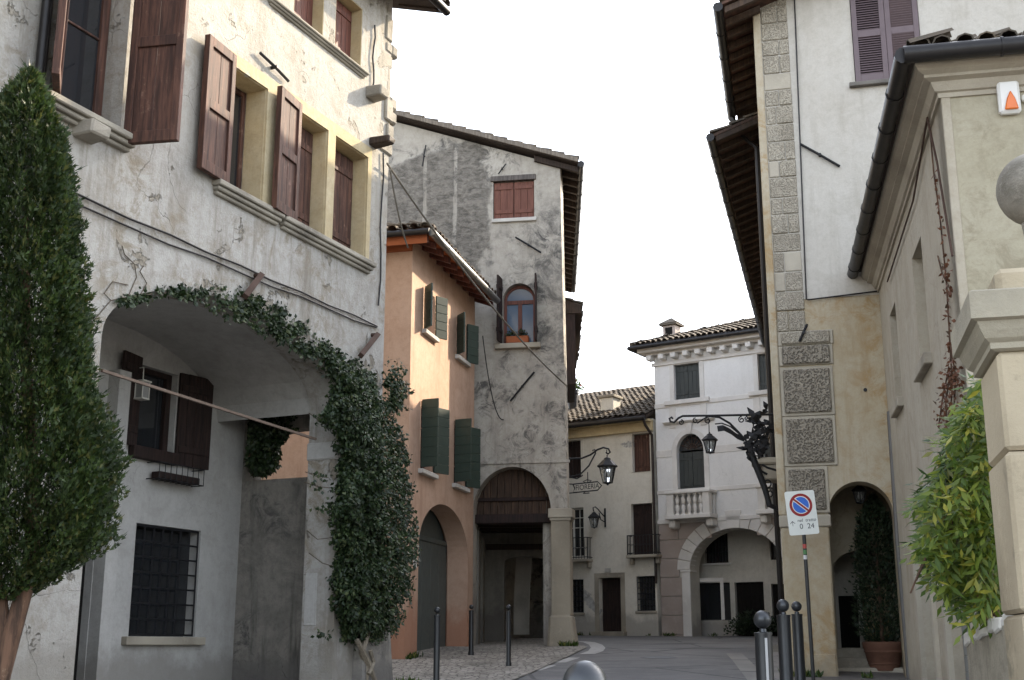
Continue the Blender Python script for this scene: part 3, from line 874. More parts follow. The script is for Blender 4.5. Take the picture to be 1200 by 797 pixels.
# hipped roof with boarded eaves
ov, sl = .44, .36
def roofpt(s, d, up=0): return OF.w(s, zE2 + up, d)
e0 = zE2 - .12
c = [OF.w(-ov, e0, ov), OF.w(LEN, e0, ov), OF.w(LEN, e0, -6 - ov), OF.w(-ov, e0, -6 - ov)]
rw = 3 + ov
rz = e0 + rw * sl
r0 = OF.w(-ov + rw, rz, -3); r1 = OF.w(LEN, rz, -3)
m = MB()
for p in ([c[0], c[1], r1, r0], [c[3], c[0], r0], [c[2], c[3], r0, r1]): m.slab([q + Vector((0, 0, .08)) for q in p], .06)
rf = m.build('roof', MT['brick_red'], oh)
m = MB()
for i in range(11):
    s = -ov + .1 + (LEN + ov - .1) * i / 10
    m.hexa([OF.w(s - .05, e0 - .11, ov - .02), OF.w(s + .05, e0 - .11, ov - .02), OF.w(s + .05, e0 - .11 + ov * sl, 0), OF.w(s - .05, e0 - .11 + ov * sl, 0),
            OF.w(s - .05, e0 + .01, ov - .02), OF.w(s + .05, e0 + .01, ov - .02), OF.w(s + .05, e0 + .01 + ov * sl, 0), OF.w(s - .05, e0 + .01 + ov * sl, 0)])
m.build('rafters', MT['redwood'], rf)
m = MB(); m.box(OF, -ov + .02, -ov + .05, e0 - .16, e0 + .07, -6, ov - .02); m.box(OF, -.06, -.001, zE2 - .28, zE2 + .06, -5.9, .0); m.build('fascia', MT['brick_red'], rf)
sv = sqrt(1 + sl * sl)
coppi(rf, OF.w(-ov - .03, e0 + .09, ov + .04), (*OF.u, 0), Vector((-OF.n[0], -OF.n[1], sl)), [(0, 0), (LEN + ov, 0), (LEN + ov, rw * sv), (rw, rw * sv)])
coppi(rf, OF.w(-ov - .04, e0 + .09, -6 - ov), (*OF.n, 0), Vector((OF.u[0], OF.u[1], sl)), [(0, 0), (6 + 2 * ov, 0), (rw, rw * sv)])
gutter(rf, [OF.w(-ov - .02, e0 + .03, ov + .08), OF.w(LEN, e0 + .03, ov + .08)], .075, mat=paint('grey_zinc', (.22, .22, .21), .4, .7, .3))
gutter(rf, [OF.w(-ov - .08, e0 + .03, -6), OF.w(-ov - .08, e0 + .03, ov + .06)], .06)
# ------------------------------------------------------------------ tall grey house over a portico
CH = Fr((1.255, 27.0), (.987, -.16))
ch = thing('tall_grey_house', 'tall grey house with blackened peeling plaster, arched window and street passing under its portico', 'house', CH.w(-3, gz(27)))
z2 = CH.at(640, 195)[1]; zl2 = CH.at(457, 140)[1]; sl2 = CH.at(457, 140)[0]
def lost(t, c, h):
    """the upper left field where the plaster has fallen off the rubble, and black streaks on the right edge"""
    s = t.math('SUBTRACT', t.dot(t.pos, (CH.u[0], CH.u[1], 0)), CH.o[0] * CH.u[0] + CH.o[1] * CH.u[1])
    z = t.z()
    n = t.math('MULTIPLY', t.math('SUBTRACT', t.noise(1.3, 9, .7), .5), 1.3)
    sn = t.math('ADD', s, n); zn = t.math('ADD', z, t.math('MULTIPLY', n, .8))
    top = t.math('ADD', t.math('MULTIPLY', s, -.27), z)
    top = t.math('ADD', top, t.math('MULTIPLY', n, .5))
    zt_ = CH.at(520, 175)[1] + CH.at(520, 175)[0] * -.27
    a = t.math('MULTIPLY', t.math('SUBTRACT', 1.0, t.step(sn, CH.at(570, 300)[0] - .15, CH.at(570, 300)[0] + .02)), t.math('SUBTRACT', 1.0, t.step(top, zt_ - .06, zt_ + .06)))
    a = t.math('MULTIPLY', a, t.step(zn, CH.at(520, 345)[1] - .5, CH.at(520, 345)[1] + .3))
    for px in (497, 533):      # vertical bands of plaster left over
        c0 = CH.at(px, 250)[0]
        b = t.math('ABSOLUTE', t.math('SUBTRACT', t.math('ADD', s, t.math('MULTIPLY', n, .12)), c0))
        a = t.math('MULTIPLY', a, t.math('ADD', t.step(b, .03, .07), .25, True))
    rn = t.noise(4.5, 12, .82, vec=t.scl(t.pos, (1, 1, 1.9)), dist=.5)
    rc = t.mix(t.step(rn, .36, .62), (.075, .068, .06), (.285, .26, .225))
    c = t.mix(t.math('MULTIPLY', a, .88), c, rc)
    # black crust: heavier to the right edge, below the windows
    k = t.step(t.math('ADD', t.step(s, -2.4, .2), t.math('MULTIPLY', t.math('SUBTRACT', t.noise(2.0, 12, .78, dist=.6), .5), 3.2)), .55, 1.35)
    k = t.math('MULTIPLY', k, t.step(zn, CH.at(640, 470)[1], CH.at(640, 380)[1]))
    k = t.math('MULTIPLY', k, t.math('SUBTRACT', 1.0, t.step(zn, CH.at(640, 260)[1], CH.at(640, 215)[1])))
    c = t.mix(t.math('MULTIPLY', k, .8), c, (.075, .072, .068))
    h = t.math('ADD', h, t.math('MULTIPLY', a, t.math('MULTIPLY', rn, 3.0)))
    return c, h
MT['tower'] = plaster('blackened_plaster', (.43, .395, .34), (.26, .235, .20), (.49, .455, .40), streak=.7, grime=(.095, .09, .085), damp=(1.9, 3.4, (.23, .21, .19)), rough=.7, extra=lost)
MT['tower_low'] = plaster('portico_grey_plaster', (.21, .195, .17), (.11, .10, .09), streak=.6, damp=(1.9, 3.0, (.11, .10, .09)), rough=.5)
a0 = CH.at(554, 640)[0]; a1 = CH.at(646, 640)[0]; zsp = CH.at(600, 600)[1]; zcr = CH.at(600, 547)[1]
u0, u1, uz0, uz1 = CH.rect(578, 626, 212, 256)
v0, v1, vz0, vzt = CH.rect(589, 627.5, 332, 403); vzs = CH.at(608, 352)[1]
wall('wall', CH, [(-9.5, 0), (a0 - .001, 0), (0, 0), (-.13, z2), (-9.5, z2 + (zl2 - z2) * (-9.5 / sl2))],
     [aring(a0, a1, .3, zsp, zcr - zsp, 26), rring(u0, u1, uz0, uz1), aring(v0, v1, vz0, vzs, vzt - vzs, 18)], .5, MT['tower'], ch)
CR = CH.side(0, 0, radians(-90 - 7.4))
CI = Fr((CH.w(0, 0, 0).x, CH.w(0, 0, 0).y), (CR.u[1], -CR.u[0]))      # square to the flank
# flank along the street: arcade below, wall above
zk = EYE + 4.6
arc = [aring(.9 + i * 3.0, .9 + i * 3.0 + 2.3, 0.8, zsp - .3, .6, 12) for i in range(3)]
wall('flank_wall', CR, [(.502, 0.3), (10, 0.3), (10, z2), (.502, z2)], arc, .45, MT['tower'], ch, d=-.135)
m = MB(); m.box(CI, -9.5, -9.1, 0, z2, -10, -1.8); m.box(CI, -9.09, -.5, zk, z2, -10, -9.6); m.build('rear_wall', MT['tower'], ch)
# portico inside
xl = CH.at(553, 680)[0] - .02
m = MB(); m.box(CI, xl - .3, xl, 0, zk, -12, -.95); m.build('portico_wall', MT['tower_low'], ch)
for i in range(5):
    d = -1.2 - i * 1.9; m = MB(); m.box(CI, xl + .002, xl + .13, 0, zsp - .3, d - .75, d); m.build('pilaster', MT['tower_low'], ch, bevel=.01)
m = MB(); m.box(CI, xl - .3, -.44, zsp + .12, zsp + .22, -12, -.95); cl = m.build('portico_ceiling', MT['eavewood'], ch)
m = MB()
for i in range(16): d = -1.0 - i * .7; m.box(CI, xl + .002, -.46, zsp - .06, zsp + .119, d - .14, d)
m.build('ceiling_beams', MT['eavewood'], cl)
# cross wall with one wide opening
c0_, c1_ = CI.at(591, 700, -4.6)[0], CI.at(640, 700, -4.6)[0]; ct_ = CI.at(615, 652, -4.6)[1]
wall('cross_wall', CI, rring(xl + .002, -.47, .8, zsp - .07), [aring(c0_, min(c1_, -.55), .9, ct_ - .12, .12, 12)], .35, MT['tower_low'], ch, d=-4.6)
m = MB(); m.box(CI, xl + .132, -.48, ct_ + .16, ct_ + .30, -4.58, -4.45); m.build('cross_beam', MT['eavewood'], ch)
# dark door leaves and a pale inner pier at the far end
fill(ch, CI, xl + .05, -.8, .6, zsp - .2, -11.2, MT['darkwood'], 'rear_door')
m = MB()
q = CI.at(611, 680, -7.0)[0]
for i in range(6):
    f0, f1 = i / 6, (i + 1) / 6
    m.hexa([CI.w(q - .22 + .1 * f0 ** 2, 1.9 + 2.4 * f0, -7.2), CI.w(q + .20 + .10 * f0 ** 2, 1.9 + 2.4 * f0, -7.2), CI.w(q + .20 + .10 * f0 ** 2, 1.9 + 2.4 * f0, -7.5), CI.w(q - .22 + .1 * f0 ** 2, 1.9 + 2.4 * f0, -7.5),
            CI.w(q - .22 + .1 * f1 ** 2, 1.9 + 2.4 * f1, -7.2), CI.w(q + .20 + .1 * f1 ** 2, 1.9 + 2.4 * f1, -7.2), CI.w(q + .20 + .1 * f1 ** 2, 1.9 + 2.4 * f1, -7.5), CI.w(q - .22 + .1 * f1 ** 2, 1.9 + 2.4 * f1, -7.5)])
m.build('inner_pier', MT['white_sill'], ch)
# boarded lunette of the arch and its tie beam
m = MB(); nb = 11; w = (a1 - a0) / nb; cx_, hw_ = (a0 + a1) / 2, (a1 - a0) / 2
for i in range(nb):
    b0, b1 = a0 + i * w + .006, a0 + (i + 1) * w - .006
    f = lambda s: zsp + (zcr - zsp) * sqrt(max(0, 1 - ((s - cx_) / hw_) ** 2)) + .03
    m.prism(CH, [(b0, zsp - .02), (b1, zsp - .02), (b1, f(b1)), ((b0 + b1) / 2, f((b0 + b1) / 2)), (b0, f(b0))], -.46 + R(-.01, .01), -.40 + R(-.01, .01))
m.build('lunette_boards', wood('lunette_boards', (.095, .055, .035), (.030, .018, .012)), ch)
m = MB(); m.box(CH, a0 + .01, a1 - .01, zsp + .28, zsp + .36, -.39, -.34); m.box(CH, a0 + .002, a1 - .002, zsp - .22, zsp - .021, -.50, -.22); m.build('tie_beam', MT['darkwood'], ch, bevel=.01)
# pier: capital and worn plinth
zc0 = CH.at(655, 610)[1]; zc1 = CH.at(655, 596)[1]
pz = CH.at(655, 721)[1]; pg = gz(27) - .2
m = MB(); m.box(CH, a1 - .06, .07, zc0 + .06, zc1, -.52, .07); m.box(CH, a1 - .03, .035, zc0, zc0 + .06, -.51, .035); m.build('capital', MT['sill'], ch, bevel=.012)
MT['pier'] = stone('worn_pier_stone', (.33, .29, .225), (.20, .175, .135), 4, .6)
m = MB(); m.box(CH, a1 - .004, .006, pz, zc0 - .002, -.50, .006); m.build('pier', MT['pier'], ch, bevel=.006)
m = MB(); l, r = CH.at(641, 740, .2)[0], CH.at(676, 750, .2)[0]
m.hexa([CH.w(l, pg, .30), CH.w(r, pg, .30), CH.w(r, pg, -.55), CH.w(l, pg, -.55), CH.w(l + .03, pz, .16), CH.w(r - .12, pz + .01, .16), CH.w(r - .12, pz, -.53), CH.w(l + .03, pz, -.53)])
m.build('plinth', MT['pier'], ch, bevel=.05)
# string above the arch
s0 = CH.at(552, 545)[0]
m = MB(); zz = CH.at(640, 541)[1]; m.box(CH, -2.4, .02, zz - .03, zz + .03, -.02, .035); m.build('string_course', MT['tower'], ch)
# upper window: closed shutters, timber lintel, white sill
hw = (u1 - u0) / 2
for side, s in (('L', u0 + .01), ('R', u1 - .01)): leaf(ch, CH, s, -.05, uz0 + .01, uz1 - .02, hw - .016, side, 0, 'plank', wood('faded_red_shutter_wood', (.20, .085, .06), (.12, .05, .036)), n=3)
trim(ch, CH, u0 - .06, u1 + .04, uz1 + .0, uz1 + .13, -.05, .05, wood('grey_lintel_wood', (.16, .14, .125), (.07, .06, .055)), 'lintel')
trim(ch, CH, u0 - .03, u1 + .05, uz0 - .09, uz0 - .002, -.2, .06, MT['white_sill'])
# arched window with thin open shutters, sill and planter
m = MB(); fr_o = aring(v0 + .01, v1 - .01, vz0, vzs, vzt - vzs - .01, 18); fw = .075
win = wall('arched_window', CH, fr_o, [rring(v0 + fw, (v0 + v1) / 2 - .045, vz0 + .07, vzs - .05), rring((v0 + v1) / 2 + .045, v1 - fw, vz0 + .07, vzs - .05), aring(v0 + fw, v1 - fw, vzs + .04, vzs + .05, vzt - vzs - .13, 14)], .06, MT['redwood'], ch, d=-.16)
m = MB(); m.prism(CH, aring(v0 + .02, v1 - .02, vz0 + .02, vzs, vzt - vzs - .03, 16), -.20, -.19)
m.build('pane', paint('pane_sky_tinted', (.10, .14, .20), .08, 0, .1, .8), win)  # sky reflection put into the bluish pane colour
for side, s in (('L', v0 - .02), ('R', v1 + .02)): leaf(ch, CH, s, .02, vz0 + .02, vzt + .12, .36, side, 96, 'plank', MT['darkwood'], n=2)
trim(ch, CH, v0 - .16, v1 + .12, vz0 - .12, vz0 - .003, -.15, .14, MT['sill'])
# iron ties
tie(CH, ch, (604, 278), (634, 296)); tie(CH, ch, (598, 470), (626, 436)); tie(CH, ch, (584, 204), (593, 192), r=.015); tie(CH, ch, (495, 195), (499, 170), r=.015)
# roof: one slope seen from its gable, eave along the street on boarded rafters
ov = CH.at(677, 200, .25)[0]
pr = lambda s, d, up: CR.w(-d, 0, 0) if 0 else None
sl = (zl2 - z2) / -sl2
A = CH.w(ov + .02, z2 - ov * sl + .02, .25); B = CH.w(-10, z2 + 10 * sl + .02, .25); back = Vector((CR.u[0], CR.u[1], 0)) * 10.5
Cc, D = B + back, A + back
U8 = Vector((0, 0, .10))
m = MB(); m.slab([A + U8, D + U8, Cc + U8, B + U8], .09); rf = m.build('roof', MT['eavewood'], ch)
m = MB()
for i in range(22):
    p = A + back * (.02 + i / 22.0) + Vector((0, 0, -.012)); q = p + (B - A).normalized() * 1.1; t_ = back.normalized() * .05
    dn = Vector((0, 0, -.13)); m.hexa([p - t_ + dn, p + t_ + dn, q + t_ + dn, q - t_ + dn, p - t_, p + t_, q + t_, q - t_])
m.build('rafters', MT['eavewood'], rf)
m = MB(); t_ = (B - A); m.slab([A + Vector((0, -.012, .13)), B + Vector((0, -.012, .13)), B + Vector((.0, -.05, .13)), A + Vector((0, -.05, .13))], .10); m.build('verge_board', wood('pale_verge_wood', (.24, .20, .16), (.12, .10, .08)), rf)
gutter(rf, [A + Vector((.06, 0, .0)), D + Vector((.06, 0, 0))], .08)
coppi(rf, A + U8, back, B - A, [(0, 0), (10.5, 0), (10.5, 10), (0, 10)])
m = MB(); m.tube([A + Vector((.06, .3, -.05)) + back * .62, A + Vector((-.30, .3, -.75)) + back * .62, CR.w(7, 3, .12)], .05, 8)
# ------------------------------------------------------------------ next house down the lane, only its boarded eave shows
nh = thing('lane_house', 'brown boarded eave of the next house, just past the tall grey house', 'house', CR.w(14, gz(37)))
zz = EYE + 10.2
m = MB(); m.box(CR, 10.02, 18, 0, zz, -7, 0); m.build('wall', MT['tower'], nh)
m = MB(); m.hexa([CR.w(10.1, zz - .1, .60), CR.w(18, zz - .1, .60), CR.w(18, zz - .1, -7.2), CR.w(10.1, zz - .1, -7.2), CR.w(10.1, zz + .15, .60), CR.w(18, zz + .15, .60), CR.w(18, zz + 1.6, -3.4), CR.w(10.1, zz + 1.6, -3.4)]); rf = m.build('roof', MT['eavewood'], nh)
m = MB(); m.box(CR, 10.15, 13.2, zz - 2.35, zz - .101, .003, .40); m.build('boarded_loggia', MT['darkwood'], nh)
coppi(rf, CR.w(10.1, zz + .16, .64), (*CR.u, 0), Vector((-CR.n[0], -CR.n[1], .34)), [(0, 0), (7.9, 0), (7.9, 4.4), (0, 4.4)])
# ------------------------------------------------------------------ two houses closing the street
PF = Fr((4.98, 42.0), (.84, -.543))
ZG = gz(43) - .6
def vtrim(parent, fr, s0, s1, z0, z1, mat, w=.14, d=.025, name='window_surround', head=True):
    o = rring(s0 - w, s1 + w, z0, z1 + (w if head else 0))
    return wall(name, fr, o, [rring(s0 + .002, s1 - .002, z0 + .002, z1 - .002)], d + .01, mat, parent, d=d)
fh = thing('cream_house', 'low cream plastered house with dark shutters and grey downpipe, left of the white palace', 'house', PF.w(-3, gz(43)))
MT['cream'] = plaster('cream_plaster', (.68, .64, .555), (.53, .49, .415), (.73, .695, .615), patch=(.52, .505, .475), pt=.62, ps=.6, streak=.5, damp=(1.9, 3.3, (.30, .28, .25)), rough=.4)
W = {}
W['ul'] = PF.rect(667.5, 681, 516, 560); W['ur'] = PF.rect(741, 762, 508, 553)
W['ml'] = PF.rect(667, 684, 595, 653); W['mr'] = PF.rect(740, 765, 590, 650)
W['gl'] = PF.rect(667, 684, 679, 718); W['gr'] = PF.rect(746, 768, 675, 716); W['dr'] = PF.rect(702, 728, 677, 744)
W['ml'] = (W['ml'][1] - 1.0, *W['ml'][1:]); W['ul'] = (W['ul'][1] - .85, *W['ul'][1:]); W['gl'] = (W['gl'][1] - .9, *W['gl'][1:])
ze = PF.at(720, 497, .5)[1]
sr = -.12
wall('wall', PF, rring(-10, sr, ZG, ze + .15), [rring(*W[k]) for k in ('ul', 'ur', 'ml', 'mr', 'gl', 'gr')] + [rring(W['dr'][0], W['dr'][1], ZG + .2, W['dr'][3])], .35, MT['cream'], fh)
m = MB(); m.box(PF, -10, sr, ZG, ze, -8, -7.6); m.box(PF, -10.3, -10, ZG, ze + .15, -8, 0); m.build('rear_wall', MT['cream'], fh)
for k in ('ul', 'ur', 'mr'):
    a, b, z0, z1 = W[k]
    leaf(fh, PF, a + .01, -.16, z0 + .01, z1 - .01, (b - a) / 2 - .014, 'L', 0, 'plank', MT['darkwood'] if k != 'ur' else MT['oldwood'], n=3)
    leaf(fh, PF, b - .01, -.16, z0 + .01, z1 - .01, (b - a) / 2 - .014, 'R', 0, 'plank', MT['darkwood'] if k != 'ur' else MT['oldwood'], n=3)
a, b, z0, z1 = W['ml']; sash(fh, PF, a, b, z0, z1, -.2, MT['white_wood'], MT['glass'], 4, 5, 'french_window')
for k in ('gl', 'gr'):
    a, b, z0, z1 = W[k]; fill(fh, PF, a, b, z0, z1, -.25, MT['glass'], 'barred_window'); grille(fh, PF, a + .02, b - .02, z0 + .02, z1 - .02, -.05, 6, 6, .013)
    trim(fh, PF, a - .05, b + .05, z0 - .08, z0 - .003, -.2, .05, MT['sill'])
a, b, z0, z1 = W['dr']; fill(fh, PF, a - .1, b + .1, ZG, z1 + .1, -.36, MT['dark_void'], 'door_backing'); leaf(fh, PF, a + .01, -.26, ZG + .3, z1 - .01, b - a - .02, 'L', 0, 'plank', MT['darkwood'], 'door', n=5)  # dark sheet added behind the door to stop sun leaking through
vtrim(fh, PF, a, b, ZG + .2, z1, MT['sill'], .16, .02, 'door_surround')
trim(fh, PF, a - .2, b + .2, ZG, gz(43) + .14, -.1, .25, MT['sill'], 'doorstep')
for k in ('ul', 'ur'): vtrim(fh, PF, *W[k], MT['cream'], .10, .018)
def rail_balcony(parent, fr, s0, s1, z, h, out):
    trim(parent, fr, s0 - .04, s1 + .04, z - .10, z, .002, out + .05, MT['sill'], 'balcony_slab', .015)
    for s in (s0 + .06, s1 - .06):
        trim(parent, fr, s - .06, s + .06, z - .30, z - .101, .003, out * .6, MT['sill'], 'balcony_bracket', .02)
    m = MB()
    for zz in (z + .06, z + h): m.tube([fr.w(s0, zz, .0), fr.w(s0, zz, out), fr.w(s1, zz, out), fr.w(s1, zz, .0)], .016, 6)
    k = int((s1 - s0) / .11)
    for i in range(k + 1): s = s0 + (s1 - s0) * i / k; m.tube([fr.w(s, z, out), fr.w(s, z + h, out)], .011, 5)
    for d in (.1, .2, .3):
        if d < out:
            for s in (s0, s1): m.tube([fr.w(s, z, d), fr.w(s, z + h, d)], .011, 5)
    for i in range(k):
        s = s0 + (s1 - s0) * (i + .5) / k; ax = Vector((*fr.u, 0)); m.tube(scroll(fr.w(s, z + h * .5, out), ax, Vector((0, 0, 1)), .045, .012, 1.2, 0, 10), .007, 4)
    m.build('balcony_railing', MT['iron'], parent)
a, b, z0, z1 = W['ml']; s0, s1 = PF.at(667, 640, .35)[0] - .5, PF.at(688, 640, .35)[0]; zz = PF.at(680, 655, .35)[1]; rail_balcony(fh, PF, s0, s1, zz, PF.at(680, 630, .35)[1] - zz, .35)
s0, s1 = PF.at(735, 640, .35)[0], PF.at(769, 640, .35)[0]; zz = PF.at(750, 650, .35)[1]; rail_balcony(fh, PF, s0, s1, zz, PF.at(750, 627, .35)[1] - zz, .35)
# house number plaques above the doors
trim(fh, PF, *[PF.at(x, 668)[0] for x in (709, 716)], PF.at(712, 671)[1], PF.at(712, 666)[1], 0.001, .03, MT['white_sill'], 'plaque', .004)
# roof, eave moulding, gutter, downpipe, chimney
tr = .40; ov = .5
m = MB(); m.box(PF, -10, sr + .02, ze - .28, ze + .02, .001, .16); m.box(PF, -10, sr + .03, ze + .021, ze + .10, .001, .34); m.build('eave_moulding', plaster('ochre_eave_plaster', (.50, .40, .24), (.38, .30, .18), streak=.3, cracks=False), fh)
m = MB(); L = 5.0
m.slab([PF.w(-10.3, ze + .2, ov), PF.w(sr, ze + .2, ov), PF.w(sr, ze + .2 + (ov + L) * tr, -L), PF.w(-10.3, ze + .2 + (ov + L) * tr, -L)], .10)
m.slab([PF.w(-10.3, ze + .2 + (ov + L) * tr, -L), PF.w(sr, ze + .2 + (ov + L) * tr, -L), PF.w(sr, ze + .4, -L - 4.6), PF.w(-10.3, ze + .4, -L - 4.6)], .10)
rf = m.build('roof', MT['eavewood'], fh); sv = sqrt(1 + tr * tr)
coppi(rf, PF.w(-10.3, ze + .2, ov), (*PF.u, 0), Vector((-PF.n[0], -PF.n[1], tr)), [(4.5, 0), (10.3 + sr, 0), (10.3 + sr, (L + ov) * sv), (4.5, (L + ov) * sv)])
gutter(rf, [PF.w(-10.3, ze + .10, ov + .05), PF.w(sr - .02, ze + .10, ov + .05)], .085)
m = MB(); s = PF.at(768, 580)[0] - .02
m.tube([PF.w(s - .1, ze + .08, ov + .04), PF.w(s - .05, ze - .15, ov - .02), PF.w(s, ze - .45, .10), PF.w(s, ze - .9, .09), PF.w(s, PF.at(770, 684)[1], .09)], .05, 10); m.build('downpipe', paint('brown_downpipe', (.035, .026, .022), .5, .3), fh, smooth=True)
s0, s1 = PF.at(703.5, 480, -.6)[0], PF.at(718.5, 480, -.6)[0]; zt_ = PF.at(711, 466, -.6)[1]; zb_ = ze + .2 + (ov + .4) * tr - .1
m = MB(); m.box(PF, s0, s1, zb_, zt_, -1.2, -.6); cm = m.build('chimney', MT['cream'], rf, bevel=.02)
trim(cm, PF, s0 - .07, s1 + .07, zt_ + .001, zt_ + .10, -1.27, -.53, MT['sill'], 'chimney_cap', .015)
# ------------------------------------------------------------------ white palace
pz_ = thing('white_palace', 'white two storey palace with stone balconies over a rusticated ground floor arch', 'palace', PF.w(4, gz(41)))
MT['white'] = plaster('white_lime_plaster', (.70, .69, .675), (.56, .55, .53), (.75, .74, .725), streak=.3, rough=.25, mottle=.5)
MT['pietra'] = stone('pinkish_ashlar', (.37, .31, .275), (.27, .225, .20), 3, .5)
MT['pwhite'] = stone('palace_trim_stone', (.63, .61, .58), (.50, .475, .445), 3, .3)
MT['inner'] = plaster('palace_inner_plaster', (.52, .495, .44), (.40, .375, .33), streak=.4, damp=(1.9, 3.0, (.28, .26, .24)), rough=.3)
E1 = 10.5
pe = PF.at(815, 402, .5)[1]; pb = PF.at(850, 608)[1]
p1 = PF.rect(790, 820, 426, 468); p1r = (PF.at(888.5, 440)[0], PF.at(888.5, 440)[0] + (p1[1] - p1[0]), p1[2], p1[3])
dv = PF.rect(793.5, 825.5, 508, 576); dzs = PF.at(810, 528)[1]
dvr = tuple(x + (p1r[0] - p1[0]) for x in dv[:2])
wall('upper_wall', PF, rring(0, E1, pb, pe + .02), [rring(*p1), rring(*p1r), aring(dv[0], dv[1], dv[2], dzs, dv[3] - dzs, 16), aring(dvr[0], dvr[1], dv[2], dzs, dv[3] - dzs, 16)], .4, MT['white'], pz_)
# ground floor arch
ga0 = PF.at(809, 680)[0]; gcr = PF.at(860, 619)[1]; gcx = PF.at(861, 640)[0]; ga1 = 2 * gcx - ga0; gzs = PF.at(809, 668)[1]
wall('ground_floor_wall', PF, rring(0.002, E1, ZG, pb - .002), [aring(ga0, ga1, ZG + .1, gzs, gcr - gzs, 26)], .7, MT['inner'], pz_, d=-.03)
# ashlar courses left of the arch and over it
def ashlar():
    hh = .62; vw = .42; zc = ZG; c, a_, r_ = gcx, (ga1 - ga0) / 2 + vw, gcr - gzs + vw
    j = 0; m = MB()
    while zc < pb - .1:
        z1_ = min(zc + hh, pb - .03)
        for side in (0, 1):
            # blocks from the corner towards the arch
            s = 0.0 if side == 0 else E1
            lim0 = c - a_ * sqrt(max(0, 1 - max(0, (z1_ - gzs)) ** 2 / r_ ** 2)) if z1_ > gzs and z1_ - gzs < r_ else (c if z1_ - gzs >= r_ else ga0 - (vw if zc > gzs - .3 else .28))
            k = 0; cur = 0.0; L_ = lim0 - .01
            while cur < L_ - .05:
                w = min(1.05 if (j + k) % 2 else .72, L_ - cur)
                if L_ - cur - w < .25: w = L_ - cur
                x0, x1 = (cur, cur + w) if side == 0 else (2 * c - cur - w, 2 * c - cur)
                m.box(PF, x0 + .008, x1 - .008, zc + .008, z1_ - .008, -.029, .012 + R(-.004, .006))
                cur += w; k += 1
        zc = z1_ + .001; j += 1
    m.build('ashlar_facing', MT['pietra'], pz_, bevel=.01)
ashlar()
nv = 15
for i in range(nv):
    g0_, g1_ = pi * i / nv + .006, pi * (i + 1) / nv - .006
    a_, r_ = (ga1 - ga0) / 2, gcr - gzs; key = i == nv // 2; ex = .46 if not key else .60
    if key: g0_ -= .03; g1_ += .03
    q = lambda g, e: (gcx + (a_ + e) * cos(g), gzs + (r_ + e) * sin(g))
    m = MB(); m.prism(PF, [q(g0_, .0), q(g0_, ex), q((g0_ + g1_) / 2, ex), q(g1_, ex), q(g1_, .0), q((g0_ + g1_) / 2, 0.)], -.4, .03 + (.03 if key else 0))
    m.build('voussoir' if not key else 'keystone', MT['pwhite'], pz_, bevel=.012)
for k, s in enumerate((ga0, ga1)):
    x0, x1 = (s - .30, s - .003) if k == 0 else (s + .003, s + .30)
    trim(pz_, PF, x0, x1, ZG + .1, gzs - .06, -.45, .03, MT['pwhite'], 'arch_jamb', .012)
    trim(pz_, PF, x0 - .04, x1 + .04, gzs - .06, gzs + .0, -.47, .05, MT['pwhite'], 'arch_impost', .01)
# wall inside the arch
PI_ = -1.6
q0 = PF.rect(815, 856, 683, 727, PI_); q1 = PF.rect(862, 896, 682, 748, PI_); q2 = PF.rect(826, 853, 622, 660, PI_); q3 = PF.rect(902, 915, 622, 656, PI_); q4 = PF.rect(905, 935, 684, 748, PI_)
wall('arcade_wall', PF, rring(.4, E1 - .3, ZG, pb + .4), [rring(*q0), rring(q1[0], q1[1], ZG + .2, q1[3]), rring(*q2), rring(q3[0], q3[0] + .9, q3[2], q3[3]), rring(q4[0], q4[1], ZG + .2, q4[3])], .3, MT['inner'], pz_, d=PI_)
fill(pz_, PF, q0[0], q0[1], q0[2], q0[3], PI_ - .15, MT['glass'], 'shop_window'); vtrim(pz_, PF, *q0, MT['pwhite'], .12, PI_ + .02, 'shop_window_surround')
fill(pz_, PF, q1[0] - .1, q1[1] + .1, ZG, q1[3] + .1, PI_ - .31, MT['dark_void'], 'door_backing'); fill(pz_, PF, q4[0] - .1, q4[1] + .1, ZG, q4[3] + .1, PI_ - .31, MT['dark_void'], 'door_backing')  # dark sheets added to block light behind both doors
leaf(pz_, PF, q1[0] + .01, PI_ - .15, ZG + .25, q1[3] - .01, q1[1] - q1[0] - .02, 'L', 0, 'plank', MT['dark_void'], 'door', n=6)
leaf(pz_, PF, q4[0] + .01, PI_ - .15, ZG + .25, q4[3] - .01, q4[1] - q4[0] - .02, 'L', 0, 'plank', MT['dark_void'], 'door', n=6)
sash(pz_, PF, q2[0], q2[1], q2[2], q2[3], PI_ - .15, MT['darkwood'], MT['glass'], 2, 2); grille(pz_, PF, q2[0], q2[1], q2[2], q2[3], PI_ - .04, 7, 3, .012)
sash(pz_, PF, q3[0], q3[0] + .9, q3[2], q3[3], PI_ - .15, MT['darkwood'], MT['glass'], 2, 2); trim(pz_, PF, q2[0] - .1, q2[1] + .1, q2[2] - .07, q2[2] - .002, PI_ - .1, PI_ + .08, MT['pwhite'])
m = MB(); m.box(PF, .4, E1 - .3, pb - .12, pb - .004, PI_, -.74); m.build('arcade_ceiling', MT['inner'], pz_)
m = MB(); m.box(PF, 0.003, .4, ZG, pb - .005, -7, -.74); m.box(PF, E1 - .4, E1, ZG, pb - .005, -7, -.74); m.box(PF, .002, .4, pb, pe, -7, -.402); m.box(PF, E1 - .4, E1 - .001, pb, pe, -7, -.402); m.box(PF, 0.004, E1 - .002, ZG, pe, -7.4, -7.002); m.build('side_wall', MT['white'], pz_)
